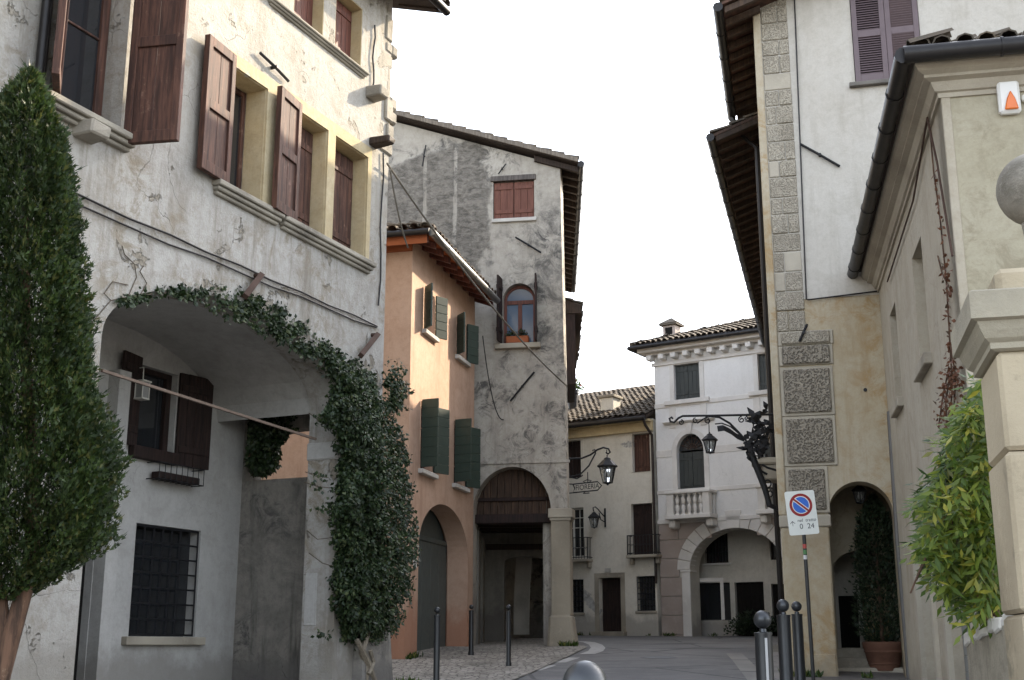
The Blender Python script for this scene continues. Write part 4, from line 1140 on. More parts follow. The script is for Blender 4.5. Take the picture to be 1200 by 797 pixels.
# upper windows and balcony doors
MT['pgrey'] = paint('dark_grey_green_shutter', (.040, .046, .044), .55, 0, .3)
for a, b, z0, z1 in (p1, p1r):
    h = (b - a) / 2
    leaf(pz_, PF, a + .01, -.14, z0 + .01, z1 - .01, h - .014, 'L', 0, 'plank', MT['pgrey'], n=3); leaf(pz_, PF, b - .01, -.14, z0 + .01, z1 - .01, h - .014, 'R', 0, 'plank', MT['pgrey'], n=3)
    vtrim(pz_, PF, a, b, z0, z1, MT['pwhite'], .16, .025)
    trim(pz_, PF, a - .35, b + .35, z0 - .15, z0 - .002, -.1, .12, MT['pwhite'])
    for s in (a - .10, b + .10): trim(pz_, PF, s - .12, s + .12, z0 - .95, z0 - .152, .001, .03, MT['pwhite'], 'pilaster_strip')
for a, b in (dv[:2], dvr):
    h = (b - a) / 2; zl = dzs
    leaf(pz_, PF, a + .01, -.18, dv[2] + .01, zl - .02, h - .014, 'L', 0, 'plank', MT['pgrey'], 'balcony_door', n=3); leaf(pz_, PF, b - .01, -.18, dv[2] + .01, zl - .02, h - .014, 'R', 0, 'plank', MT['pgrey'], 'balcony_door', n=3)
    m = MB(); m.prism(PF, aring(a, b, zl + .04, zl + .05, dv[3] - dzs - .04, 14), -.24, -.19); fl = m.build('fanlight', MT['glass'], pz_)
    m = MB(); c = (a + b) / 2
    for i in range(1, 8): g = pi * i / 8; m.tube([PF.w(c + .06 * cos(g), zl + .06 + .06 * sin(g), -.17), PF.w(c + h * .95 * cos(g), zl + .05 + (dv[3] - dzs - .06) * sin(g), -.17)], .012, 5)
    for rr in (.35, .7): m.tube([PF.w(c + h * rr * cos(pi * i / 14), zl + .05 + (dv[3] - dzs) * rr * sin(pi * i / 14), -.17) for i in range(15)], .01, 5)
    m.build('fanlight_grille', MT['rust'], fl)
    wall('door_surround', PF, aring(a - .17, b + .17, dv[2], dzs, dv[3] - dzs + .17, 20), [aring(a + .002, b - .002, dv[2] + .002, dzs, dv[3] - dzs, 20)], .05, MT['pwhite'], pz_, d=.035)
    m = MB(); zt_ = dv[3] + .005; m.hexa([PF.w(c - .07, zt_ - .02, .07), PF.w(c + .07, zt_ - .02, .07), PF.w(c + .07, zt_ - .02, .036), PF.w(c - .07, zt_ - .02, .036), PF.w(c - .13, zt_ + .35, .09), PF.w(c + .13, zt_ + .35, .09), PF.w(c + .13, zt_ + .35, .036), PF.w(c - .13, zt_ + .35, .036)]); m.build('keystone', MT['pwhite'], pz_, bevel=.008)
    moulded(pz_, PF, a - .45, b + .45, zt_ + .46, .11, .16, MT['pwhite'], 'hood_moulding')
# bands
for y_, h_, o_ in ((474, .16, .03), (571, .14, .03), (607, .14, .06)):
    zc_ = PF.at(845, y_ - 6)[1] if y_ == 474 else PF.at(862, y_)[1]
    trim(pz_, PF, -.02, E1, zc_ - h_ / 2, zc_ + h_ / 2, -.02, o_, MT['pwhite'], 'string_course', .008)
zc_ = PF.at(845, 526)[1]
for s0_, s1_ in ((-.01, dv[0] - .2), (dv[1] + .2, dvr[0] - .2)): trim(pz_, PF, s0_, s1_, zc_ - .12, zc_ + .12, -.02, .018, MT['pwhite'], 'string_course', .004)
# balconies with turned balusters
bz0 = PF.at(805, 606, .5)[1]; bz1 = PF.at(805, 575, .5)[1]
def balustrade(s0, s1):
    o_ = .62
    m = MB(); m.box(PF, s0 - .06, s1 + .06, bz0 - .06, bz0 + .08, .037, o_ + .06); b_ = m.build('balcony', MT['pwhite'], pz_, bevel=.015)
    trim(b_, PF, s0 - .06, s1 + .06, bz1 - .10, bz1, .037, o_ + .05, MT['pwhite'], 'handrail', .02)
    for a, b in ((s0, s0 + .24), (s1 - .24, s1)): trim(b_, PF, a, b, bz0 + .081, bz1 - .101, o_ - .24, o_, MT['pwhite'], 'pedestal', .01)
    for a, b in ((s0 + .01, s0 + .13), (s1 - .13, s1 - .01)): trim(b_, PF, a, b, bz0 + .082, bz1 - .102, .038, .20, MT['pwhite'], 'pedestal', .01)
    for s in (s0 + .1, s1 - .1):
        trim(b_, PF, s - .12, s + .12, bz0 - .34, bz0 - .062, .031, .5, MT['pwhite'], 'corbel', .05)
    H = bz1 - .10 - (bz0 + .08)
    prof = [(.075, 0), (.075, .06), (.045, .08), (.04, .12), (.072, .28), (.078, .36), (.05, .46), (.032, .5), (.05, .54), (.078, .66), (.07, .76), (.04, .88), (.045, .92), (.075, .94), (.075, 1)]
    n_ = 5
    for i in range(n_):
        s = s0 + .24 + (s1 - s0 - .48) * (i + .5) / n_
        m = MB(); m.lathe(PF.w(s, bz0 + .08, o_ - .12), [(r * 1.05, z * H) for r, z in prof], 12); m.build('baluster', MT['pwhite'], b_, smooth=True)
bs0 = PF.at(781, 590, .62)[0]; bs1 = PF.at(831, 590, .62)[0]; balustrade(bs0, bs1)
b2 = PF.at(888, 590, .62)[0]; balustrade(b2, b2 + bs1 - bs0)
# cornice with modillions, hipped tile roof
trim(pz_, PF, -.08, E1, pe - .52, pe - .40, -.02, .07, MT['pwhite'], 'cornice', .01)
m = MB(); m.box(PF, -.42, E1, pe - .07, pe + .08, -7.5, .48); m.box(PF, -.20, E1, pe - .16, pe - .071, -7.4, .22); m.build('cornice', MT['pwhite'], pz_, bevel=.015)
k = 0; s = -.05
while s < E1: trim(pz_, PF, s - .10, s + .10, pe - .34, pe - .161, .002, .36, MT['pwhite'], 'modillion', .02); s += .46
tr = .36; ov = .60; zr0 = pe + .09
c = [PF.w(-ov, zr0, ov), PF.w(E1 + .2, zr0, ov), PF.w(E1 + .2, zr0, -7.4 - ov), PF.w(-ov, zr0, -7.4 - ov)]
rw = 3.7 + ov; r0 = PF.w(-ov + rw, zr0 + rw * tr, -3.7); r1 = PF.w(E1 + .2, zr0 + rw * tr, -3.7)
m = MB(); U8 = Vector((0, 0, .09))
for p in ([c[0], c[1], r1, r0], [c[3], c[0], r0], [c[2], c[3], r0, r1]): m.slab([q + U8 for q in p], .08)
rf = m.build('roof', MT['eavewood'], pz_); sv = sqrt(1 + tr * tr)
coppi(rf, c[0] + U8 - Vector((0, 0, .01)), (*PF.u, 0), Vector((-PF.n[0], -PF.n[1], tr)), [(0, -.06), (E1 + ov, -.06), (E1 + ov, rw * sv), (rw, rw * sv)])
coppi(rf, c[3] + U8, (*PF.n, 0), Vector((PF.u[0], PF.u[1], tr)), [(0, 0), (7.4 + 2 * ov, 0), (rw, rw * sv)])
m = MB(); k = 14
for i in range(k):                      # hip ridge tiles
    p = (c[0] + U8).lerp(r0 + U8, i / k); q = (c[0] + U8).lerp(r0 + U8, (i + 1.12) / k); m.tube([p + Vector((0, 0, .05)), q + Vector((0, 0, .03))], [.10, .085], 8)
m.build('hip_tiles', MT['tiles'], rf)
gutter(rf, [PF.w(-ov - .05, zr0 + .01, ov + .05), PF.w(E1, zr0 + .01, ov + .05)], .075); gutter(rf, [PF.w(-ov - .05, zr0 + .01, ov + .05), PF.w(-ov - .05, zr0 + .01, -7)], .075)
cd = -1.5; s0, s1 = PF.at(776.5, 388, cd)[0], PF.at(791, 388, cd)[0]; z0_, z1_ = PF.at(784, 400, cd)[1], PF.at(784, 381, cd)[1]
cc = (s0 + s1) / 2
m = MB(); m.box(PF, s0, s1, z0_ - .6, z1_, cd - .5, cd); cm = m.build('chimney', MT['pietra'], rf, bevel=.015)
za = PF.at(784, 371, cd)[1]
m = MB(); m.box(PF, s0 - .10, s1 + .10, z1_ + .001, z1_ + .07, cd - .6, cd + .1)
m.hexa([PF.w(s0 - .12, z1_ + .071, cd + .12), PF.w(s1 + .12, z1_ + .071, cd + .12), PF.w(s1 + .12, z1_ + .071, cd - .62), PF.w(s0 - .12, z1_ + .071, cd - .62), PF.w(cc - .03, za, cd - .22), PF.w(cc + .03, za, cd - .22), PF.w(cc + .03, za, cd - .28), PF.w(cc - .03, za, cd - .28)])
m.build('chimney_cap', MT['tiles'], cm)
trim(cm, PF, cc - .14, cc + .14, z1_ - .38, z1_ - .08, cd + .001, cd + .012, MT['dark_void'], 'smoke_opening_shade', .003)  # dark plate painted as the shaded mouth of the flue

ap = [PF.w(*PF.at(x, y, -3.7), -3.7) for x, y in ((795, 392), (795, 326), (826, 326.5), (800, 331))]
ta = thing('tv_antenna', 'thin television aerial on the white palace roof', 'aerial', ap[0])
m = MB(); m.tube([ap[0] - Vector((0, 0, .4)), ap[1]], .012, 5); m.build('mast', MT['iron'], ta)
m = MB(); m.tube([ap[1], ap[2]], .010, 5)
for i in range(6): c_ = ap[1].lerp(ap[2], .2 + i * .15); m.tube([c_ - Vector((0, .25, 0)), c_ + Vector((0, .25, 0))], .007, 4)
m.build('boom', MT['iron'], ta)
# ------------------------------------------------------------------ tall white house on the right with the rusticated corner
RF = Fr((4.18, 19.2), (.97, -.243))
RL = Fr((4.18 + .226 * 9, 19.2 + 9), (-.226, -1.0))       # street flank, runs towards the camera
rh = thing('tall_white_house', 'tall white house with rough stone corner and archway, right of the street', 'house', RF.w(2, gz(19)))
zl = RF.at(985, 348)[1]
MT['rwhite'] = plaster('white_render', (.51, .475, .42), (.39, .355, .30), (.55, .52, .47), streak=.5, rough=.4, cracks=False)
MT['rochre'] = plaster('old_ochre_plaster', (.44, .375, .265), (.34, .25, .145), (.48, .43, .34), streak=.7, damp=(.6, 2.4, (.27, .23, .17)), grime=(.36, .25, .13), rough=.45, cracks=False)
MT['pass'] = plaster('passage_plaster', (.36, .31, .23), (.25, .21, .155), streak=.5, damp=(.6, 2.0, (.22, .19, .15)), rough=.4)
ra0 = RF.at(976, 690)[0]; ra1 = RF.at(1053.5, 690)[0]; rcr = RF.at(1008, 564)[1]; rsp = RF.at(978, 603)[1]
RW = 9.0; HT = 13.6
wall('lower_wall', RF, rring(0, RW, -1, zl), [aring(ra0, ra1, .2, rsp, rcr - rsp, 20)], .5, MT['rochre'], rh)
s0, s1, z0, z1 = RF.rect(998, 1078, -20, 95); z1 = z0 + 1.75
wall('upper_wall', RF, rring(0, RW, zl + .001, HT), [rring(s0, s1, z0, z1)], .5, MT['rwhite'], rh, d=.012)
hw = (s1 - s0) / 2; MT['mauve'] = paint('mauve_brown_shutter_paint', (.135, .098, .105), .5, 0, .25)
leaf(rh, RF, s0 + .01, .02, z0 + .01, z1, hw - .013, 'L', 0, 'louver', MT['mauve']); leaf(rh, RF, s1 - .01, .02, z0 + .01, z1, hw - .013, 'R', 0, 'louver', MT['mauve'])
trim(rh, RF, s0 - .10, s1 + .1, z0 - .075, z0 - .002, -.1, .11, stone('blackened_sill', (.22, .20, .175), (.08, .075, .07), 6))
fill(rh, RF, s0, s1, z0, z1, -.1, MT['dark_void'])
# flank wall, rear
m = MB(); m.box(RL, 0, 8.45, -.5, HT, -.4, 0); m.build('flank_wall', MT['rochre'], rh)
m = MB(); m.box(RF, .9, RW, 0, HT, -9.6, -9.2); m.box(RF, RW, RW + .4, -1, HT, -9.6, 0.0); m.build('rear_wall', MT['rwhite'], rh)
# corner strip and quoins
MT['quoin'] = stone('pitted_quoin_stone', (.44, .395, .32), (.30, .265, .21), 6, .7, 58)
MT['vermic'] = stone('vermiculated_stone', (.32, .285, .23), (.24, .21, .17), 6, .8, 36, bs=2)
MT['qpale'] = stone('pale_quoin_stone', (.42, .38, .31), (.31, .275, .22), 5, .5)
zq = RF.at(915, 398)[1]
sq = RF.at(932, 200)[0]; zbl = RF.at(940, 388)[1]
z = zbl; i = 0; L_ = sq + .02; mq = {'quoin': MB(), 'qpale': MB()}
while z < HT:
    h = R(.27, .36); sp_ = [0, R(.35, .65) * L_, L_] if i % 3 != 1 else [0, L_]
    for a, b in zip(sp_, sp_[1:]):
        mt = 'quoin' if R(0, 1) < .88 else 'qpale'; o = R(.028, .045)
        mq[mt].box(RF, .10 + a * (1 - .10 / L_) + .006, .10 + b * (1 - .10 / L_) - .006, z + .006, z + h - .012, -.1, o)
    z += h; i += 1
mq['quoin'].build('quoin_stones', MT['quoin'], rh, bevel=.012); mq['qpale'].build('smooth_quoin_stones', MT['qpale'], rh, bevel=.012)
m = MB(); m.box(RF, -.03, .094, rsp - .0, HT, -.3, .05); m.build('corner_strip', MT['rochre'], rh, bevel=.015)
# big vermiculated blocks below
ys = [388, 405, 430, 488, 547, 602]; x1s = [974, 974, 975, 978, 969]; mats = ['quoin', 'vermic', 'vermic', 'vermic', 'vermic']
for k in range(5):
    za, zb_ = RF.at(940, ys[k + 1])[1], RF.at(940, ys[k])[1]; b = RF.at(x1s[k], (ys[k] + ys[k + 1]) / 2)[0]
    if k == 1: za += .02
    m = MB(); m.box(RF, .10, b + .03, za + .004, zb_ - .004, -.1, .035); m.build('block_margin', MT['qpale'], rh, bevel=.01)
    m = MB(); m.box(RF, .15, b - .02, za + .05 if zb_ - za > .4 else za + .02, zb_ - (.05 if zb_ - za > .4 else .02), .03, .075); m.build('rusticated_block', MT[mats[k]], rh, bevel=.018)
zp = RF.at(940, 618)[1]; zp1 = RF.at(940, 604)[1]; pr = RF.at(977, 700)[0]
trim(rh, RF, -.03, pr + .03, zp, zp1, -.5, .06, MT['qpale'], 'pier_cap', .015)
m = MB(); m.box(RF, -.01, pr - .006, .2, zp - .002, -.5, .04); m.build('pier', MT['rochre'], rh, bevel=.02)
m = MB(); m.hexa([RF.w(-.05, .3, .16), RF.w(pr + .02, .3, .14), RF.w(pr + .02, .3, -.5), RF.w(-.05, .3, -.5), RF.w(-.03, 1.5, .05), RF.w(pr - .006, 1.5, .05), RF.w(pr - .006, 1.5, -.49), RF.w(-.03, 1.5, -.49)]); m.build('pier_foot', MT['rochre'], rh, bevel=.03)
# cable round the edge of the white field, iron ties, dark disc for a hole's shade
a = RF.at(931, 0); b = RF.at(945, 352); c_ = RF.at(1030, 342)
m = MB(); m.tube([RF.w(a[0], HT - .3, .05), RF.w(*a, .05), RF.w(*b, .06), RF.w(b[0] + .03, b[1] - .01, .06), RF.w(*c_, .05)], .013, 6); m.build('wall_cable', MT['gutter'], rh)
tie(RF, rh, (938, 169), (984, 195)); tie(RF, rh, (937, 400), (946, 380), .1)
m = MB(); q = RF.at(1014, 457); m.tube([RF.w(*q, -.02), RF.w(*q, .012)], .03, 10); m.build('hole_shade_disc', MT['iron'], rh)  # dark disc stands in for the shade of a small hole
# roof eave over the street
zE3 = 12.0; XE = .52; tr = .34
P = lambda s, d, z: RL.w(s, z, d)
m = MB(); pts = [P(5.3, XE, zE3), P(9.9, XE, zE3), P(9.9, -5, zE3 + (XE + 5) * tr), P(5.3, -5, zE3 + (XE + 5) * tr)]
m.slab([q + Vector((0, 0, .1)) for q in pts], .05)
pts = [P(5.3, -5, zE3 + (XE + 5) * tr), P(9.9, -5, zE3 + (XE + 5) * tr), P(9.9, -11, zE3 + .3), P(5.3, -11, zE3 + .3)]; m.slab([q + Vector((0, 0, .1)) for q in pts], .05)
rf = m.build('roof', wood('brick_soffit', (.12, .058, .038), (.05, .028, .02), scale=9), rh)
rafters(rf, RL, 5.4, 9.8, zE3 + .06, XE - .04, tr, .42, wood('brown_rafter', (.10, .062, .04), (.045, .03, .022)))
coppi(rf, P(5.3, XE + .04, zE3 + .1), (*RL.u, 0), Vector((-RL.n[0], -RL.n[1], tr)), [(0, 0), (4.6, 0), (4.6, 5.9), (0, 5.9)])
gutter(rf, [P(5.3, XE + .07, zE3 + .02), P(9.9, XE + .07, zE3 + .02)], .085)
m = MB(); m.tube([P(5.5, XE + .07, zE3 - .02), P(5.5, XE - .1, zE3 - .45), P(5.6, .12, zE3 - .8), P(5.6, .10, 1.2)], .05, 8); m.build('downpipe', MT['gutter'], rh, smooth=True)
# ------------------------------------------------------------------ lower house further along on the right
RB = Fr((13.85, 56.0), (-.262, -1.0))
s_end = 34.0
lr = thing('lower_lane_house', 'brown tiled eave and street side of the house beyond the tall white one', 'house', RB.w(20, gz(30)))
zE4 = EYE + 9.75
st = (56 - 22.3) * 1.034
m = MB(); m.box(RB, 17, st, 0, zE4 + .1, -.4, -.02); m.box(RB, 17, st, 0, zE4, -7.4, -7); m.box(RB, 16.6, 17, 0, zE4 + 1, -7.4, -.021); m.box(RB, st - .4, st, 0, zE4 + 1.2, -7.399, -.401); m.build('wall', MT['rochre'], lr)
tr = .36; XO = 1.06
m = MB(); m.slab([RB.w(16.8, zE4 + .05, XO), RB.w(st + .05, zE4 + .05, XO), RB.w(st + .05, zE4 + .05 + (XO + 3.5) * tr, -3.5), RB.w(16.8, zE4 + .05 + (XO + 3.5) * tr, -3.5)], .06)
m.slab([RB.w(16.8, zE4 + .05 + (XO + 3.5) * tr, -3.5), RB.w(st + .05, zE4 + .05 + (XO + 3.5) * tr, -3.5), RB.w(st + .05, zE4 + .05, -8), RB.w(16.8, zE4 + .05, -8)], .06)
rf = m.build('roof', wood('dark_soffit', (.085, .048, .034), (.035, .022, .017), scale=9), lr)
rafters(rf, RB, 17, st, zE4 + .02, XO - .04, tr, .5, MT['eavewood'])
coppi(rf, RB.w(16.8, zE4 + .05, XO + .04), (*RB.u, 0), Vector((-RB.n[0], -RB.n[1], tr)), [(0, 0), (st - 16.8, 0), (st - 16.8, 4.7), (0, 4.7)])
gutter(rf, [RB.w(16.8, zE4 - .02, XO + .08), RB.w(st + .05, zE4 - .02, XO + .08)], .085)
# ------------------------------------------------------------------ passage behind the archway
m = MB(); m.box(RF, ra0 - .5, ra0 - .02, 0, rcr + .5, -6, -.51); m.box(RF, ra1 + .1, ra1 + .5, 0, rcr + .5, -6, -.51); m.build('passage_wall', MT['pass'], rh)
m = MB(); m.box(RF, ra0 - .5, ra1 + .5, rcr + .3, rcr + .45, -3.0, -.51); m.build('passage_ceiling', MT['pass'], rh)
wall('passage_cross_wall', RF, rring(ra0 - .02, ra1 + .1, .4, rcr + .3), [aring(ra0 + .04, ra1 - .02, .5, RF.at(1000, 645, -1.7)[1] - .3, .3, 16)], .3, MT['pass'], rh, d=-1.7)
wall('passage_end_wall', RF, rring(ra0 - .02, ra1 + .1, .4, rcr + .3), [rring(ra0 + .10, ra0 + .42, .6, 2.45), aring(ra0 + .50, ra0 + .95, .6, 2.5, .22, 12)], .3, MT['rwhite'], rh, d=-3.0)
fill(rh, RF, ra0 - .02, ra0 + .46, .5, 2.6, -3.12, MT['dark_void'], 'passage_door')
m = MB(); m.box(RF, ra0 + .48, ra1 + .1, .5, 3.0, -3.42, -3.32); m.build('far_wall', MT['rwhite'], rh)
for i in range(3): trim(rh, RF, ra0 - .2, ra1 + .2, .3, 1.15 + .15 * i + .12, -3.0, -.9 - .32 * i, MT['sill'], 'step', .015)
# ceiling lantern in the arch
# ------------------------------------------------------------------ ochre house at the right edge
QF = Fr((5.84 + .2 * 0, 18.8 - .0), (-.197, -.98))
QL = 7.30
QE = Fr((QF.w(QL, 0).x, QF.w(QL, 0).y), (.98, -.197))
qh = thing('ochre_house', 'pale ochre house with moulded cornice and dark gutter, nearest on the right', 'house', QF.w(4, gz(14)))
MT['q'] = plaster('pale_ochre_plaster', (.40, .355, .28), (.30, .255, .19), (.44, .40, .33), streak=.6, damp=(.4, 2.2, (.28, .25, .20)), rough=.35)
MT['qe'] = plaster('olive_ochre_plaster', (.37, .335, .245), (.26, .23, .165), (.41, .375, .29), streak=.3, rough=.3, grime=(.28, .245, .175), cracks=False)
zc = EYE + 5.70
n1 = (*[QF.at(x, 350)[0] for x in (1072.5, 1085)], QF.at(1088, 418)[1], QF.at(1076, 284)[1]); n2 = (*[QF.at(x, 420)[0] for x in (1046.5, 1054)], QF.at(1054, 472)[1], QF.at(1046, 361)[1])
dl = [(QF.at(1080, 720)[0], QF.at(1096, 720)[0], -1.2, QF.at(1080, 585)[1]), (QF.at(1112, 720)[0], QF.at(1142, 720)[0], -1.2, QF.at(1100, 585)[1])]
wall('street_wall', QF, rring(-.5, QL, -1.5, zc), [rring(*n1), rring(*n2)] + [rring(*d) for d in dl], .40, MT['q'], qh)
MT['shade_panel'] = plaster('shade_toned_infill', (.24, .215, .17), (.16, .14, .11), streak=.4, cracks=False)  # infill darkened to carry the shade of the reveal in its colour
for a, b, z0, z1 in (n1, n2):
    fill(qh, QF, a - .05, b + .05, z0 - .05, z1 + .05, -.42, MT['dark_void'], 'window_recess'); fill(qh, QF, a, b, z0, z1, -.26, MT['shade_panel'], 'blind_window')
    trim(qh, QF, a - .10, b + .10, z0 - .14, z0 - .003, -.1, .09, MT['sill'], 'sill', .012)
MT['greydoor'] = paint('grey_door_paint', (.19, .195, .19), .55, 0, .25)
for a, b, z0, z1 in dl:
    leaf(qh, QF, a + .01, -.14, z0 + .6, z1, b - a - .02, 'L', 0, 'hplank', MT['greydoor'], 'door')
    vtrim(qh, QF, a, b, z0, z1, MT['qpale'], .16, .05, 'door_surround')
    m = MB(); q = QF.w(b + .08, .55, .06); m.lathe(q, [(.0, -.05), (.05, -.04), (.06, 0), (.05, .04), (0, .05)], 12); m.build('door_stop', MT['iron'], qh, smooth=True)
wall('end_wall', QE, rring(.012, 9, -1.5, zc - .002), [], .38, MT['qe'], qh, d=.004)
trim(qh, QE, .0, .09, -1.5, zc - .23, -.39, .02, MT['q'], 'corner_strip', .008)
m = MB(); m.box(QE, 9, 9.4, -1.5, zc, -7, 0); m.box(QE, .4, 9, -1.5, zc, -7.2, -6.8); m.build('rear_wall', MT['q'], qh)
# cornice swept round the corner, then the gutter
ux, uy = QF.u; k_ = QF.w(QL, 0); e_ = QE.w(9, 0)
mit = (QF.n[0] + QE.n[0], QF.n[1] + QE.n[1])
a_ = QF.w(-.5, 0)
path = [(a_.x, a_.y, zc, *QF.n), (k_.x, k_.y, zc, *mit), (e_.x, e_.y, zc, *QE.n)]
prof = [(-.02, -.25), (.03, -.25), (.03, -.20), (.06, -.19), (.085, -.14), (.10, -.10), (.17, -.08), (.17, -.05), (.23, -.02), (.26, .03), (.26, .08), (-.02, .08)]
m = MB(); m.sweep(path, prof); m.build('cornice', MT['qpale'], qh)
g0, g1, g2 = [Vector((x + nx * .38, y + ny * .38, zc + .09)) for x, y, z_, nx, ny in path]
gutter(qh, [g0, g1], .09); gutter(qh, [g1, g2], .09)
m = MB(); tr = .36
c = [Vector((x + nx * .30, y + ny * .30, zc + .16)) for x, y, z_, nx, ny in path]
rl = 3.6
hp = k_ + Vector((-QF.n[0] * rl - QE.n[0] * rl, -QF.n[1] * rl - QE.n[1] * rl, 0)); hp.z = zc + .16 + (rl + .3) * tr
ra = a_ - Vector((QF.n[0], QF.n[1], 0)) * rl; ra.z = hp.z
rb = e_ - Vector((QE.n[0], QE.n[1], 0)) * rl; rb.z = hp.z
m.slab([c[0], c[1], hp, ra], .06); m.slab([c[1], c[2], rb, hp], .06); rf = m.build('roof', MT['eavewood'], qh); sv = sqrt(1 + tr * tr); rw = (rl + .4) * sv
coppi(rf, c[0], (*QF.u, 0), Vector((-QF.n[0], -QF.n[1], tr)), [(0, 0), (QL + .9, 0), (QL + .9 - rl - .4, rw), (0, rw)])
coppi(rf, c[1], (*QE.u, 0), Vector((-QE.n[0], -QE.n[1], tr)), [(0, 0), (9.4, 0), (9.4, rw), (rl + .4, rw)])
# downpipe in the corner and its clips, cable along the wall
m = MB(); a = RF.at(1040, 490, .15); b = RF.at(1066, 790, .15); m.tube([RF.w(a[0] + .04, a[1] + .1, .15), RF.w((a[0] + b[0]) / 2, (a[1] + b[1]) / 2, .15), RF.w(b[0], b[1] - .4, .15)], .045, 8)
m.build('corner_downpipe', paint('grey_pipe', (.13, .125, .12), .5, .4), rh, smooth=True)
m = MB(); p0 = QF.at(1089, 138, .04); p1 = QF.at(1040, 330, .04)
m.tube([QF.w(*QF.at(1116, 300, .04), .04), QF.w(*QF.at(1098, 190, .04), .04), QF.w(*p0, .06), QF.w(*QF.at(1070, 235, .04), .04), QF.w(*p1, .04)], .012, 6); m.build('wall_cable', MT['rust'], qh)
# alarm box
s, z = QE.at(1181, 117)
ab = thing('alarm_box', 'white alarm siren box with an orange triangular lamp on the ochre end wall', 'alarm box', QE.w(s, z, 0))
w_, h_ = QE.at(1194, 117)[0] - QE.at(1168, 117)[0], QE.at(1181, 98)[1] - QE.at(1181, 136)[1]
m = MB(); m.box(QE, s - w_ / 2, s + w_ / 2, z - h_ / 2, z + h_ / 2, .002, .09); m.build('case', paint('white_plastic', (.72, .71, .69), .35, 0, .05), ab, bevel=.025)
m = MB(); m.prism(QE, [(s - .06, z - h_ * .42), (s + .075, z - h_ * .42), (s + .05, z - .03), (s + .01, z + h_ * .16), (s - .03, z - .03)], .09, .115); m.build('lamp', paint('orange_lens', (.70, .16, .02), .2, 0, .2, .6), ab, bevel=.01)
m = MB(); m.lathe(QE.w(s + w_ * .75, z - .02, .05), [(0, -.04), (.035, -.03), (.04, 0), (.035, .03), (0, .04)], 12); m.build('sensor', MT['white_wood'], ab, smooth=True)
# ------------------------------------------------------------------ street furniture
MT['bollard'] = paint('black_bollard_paint', (.022, .023, .025), .38, .3, .3, .5)
MT['steelball'] = paint('steel_ball', (.055, .058, .063), .36, .6, .25, .5)
def bollard(px, ytop, Y, rb, rp, label, h=1.25, thin=False, group='black bollards along the street'):
    rx, rz = ray(px, ytop); X = rx * Y; zt_ = EYE + rz * Y; zg_ = gz(Y)
    H = zt_ - zg_
    t = thing('bollard', label, 'bollard', (X, Y, zg_), group)
    o = Vector((X, Y, zg_)); m = MB(); hp = H - 2 * rb - (.03 if not thin else .02)
    m.lathe(o, [(rp * 1.25, -.1), (rp * 1.25, .06), (rp, .10), (rp, hp - .02), (rp * 1.06, hp - .02), (rp * 1.06, hp), (rp * .5, hp + .004)], 24); m.build('post', MT['bollard'], t, smooth=True)
    m = MB(); m.lathe(o, [(rp * .45, hp + .005), (rp * .40, hp + .03 if not thin else hp + .012)], 16)
    c = H - rb; n = 14
    m.lathe(o, [(max(.002, rb * sin(pi * i / n)), c - rb * cos(pi * i / n)) for i in range(n + 1)], 24)
    m.build('ball_finial', MT['steelball'] if not thin else MT['bollard'], t, smooth=True)
    return t
bollard(685, 774, 4.1, .072, .055, 'grey steel ball top of a bollard at the bottom edge, nearest to the viewer')
b = bollard(893, 715.5, 10.2, .072, .070, 'stout black bollard with a white reflective stripe, nearest of the three on the right')
q = b.location; m = MB(); zz = q.z
m.hexa([(q.x - .004, q.y - .0705, zz + .3), (q.x + .016, q.y - .0705, zz + .3), (q.x + .016, q.y - .06, zz + .3), (q.x - .004, q.y - .06, zz + .3), (q.x - .004, q.y - .0725, zz + 1.05), (q.x + .016, q.y - .0725, zz + 1.05), (q.x + .016, q.y - .06, zz + 1.05), (q.x - .004, q.y - .06, zz + 1.05)])
m.build('reflective_stripe', paint('reflective_white', (.42, .42, .42), .3, 0, .2), b)
bollard(917, 702.3, 13.6, .068, .072, 'tall black bollard with a ball top, middle one of the three on the right')
bollard(933, 704.5, 16.6, .068, .070, 'black bollard with a ball top just left of the sign pole, farthest of the three')
bollard(512.5, 711.5, 15.3, .038, .038, 'slim black bollard in front of the ivy foot, nearest on the left pavement', thin=True)
bollard(552.5, 708.5, 23.6, .045, .045, 'slim black bollard at the end of the orange house', thin=True)
bollard(596, 708.5, 21.0, .045, .040, 'slim black bollard in front of the portico of the tall grey house', thin=True)

# no-parking sign
SY = 17.9
def at_y(px, py, Y): rx, rz = ray(px, py); return Vector((rx * Y, Y, EYE + rz * Y))
tl, tr_, br, bl = [at_y(x, y, SY) for x, y in ((920.5, 576), (955, 573.5), (958.5, 626), (923.5, 627.5))]
sg = thing('no_parking_sign', 'white no-parking sign with blue and red disc reading 0 24, on a slim pole', 'sign', (bl.x, SY, gz(SY)))
cs = (tl + br) / 2; W_, H_ = (tr_ - tl).length, (tl - bl).length
tilt = atan2((tr_ - tl).z, (tr_ - tl).x)
SFr = Fr((cs.x, SY), (1, 0.0))
def spt(a, b, d=0): # sign-local point, a right, b up
    return Vector((cs.x + a * cos(tilt) - b * sin(tilt), SY - d, cs.z + a * sin(tilt) + b * cos(tilt)))
def splate(pts, d0, d1, name, mat, par=sg):
    m = MB(); n = len(pts); m.v = [spt(a, b, d1) for a, b in pts] + [spt(a, b, d0) for a, b in pts]
    m.f = [tuple(range(n)), tuple(reversed(range(n, 2 * n)))] + [((i + 1) % n, i, n + i, n + (i + 1) % n) for i in range(n)]
    return m.build(name, mat, par)
rc = .03
rr = []
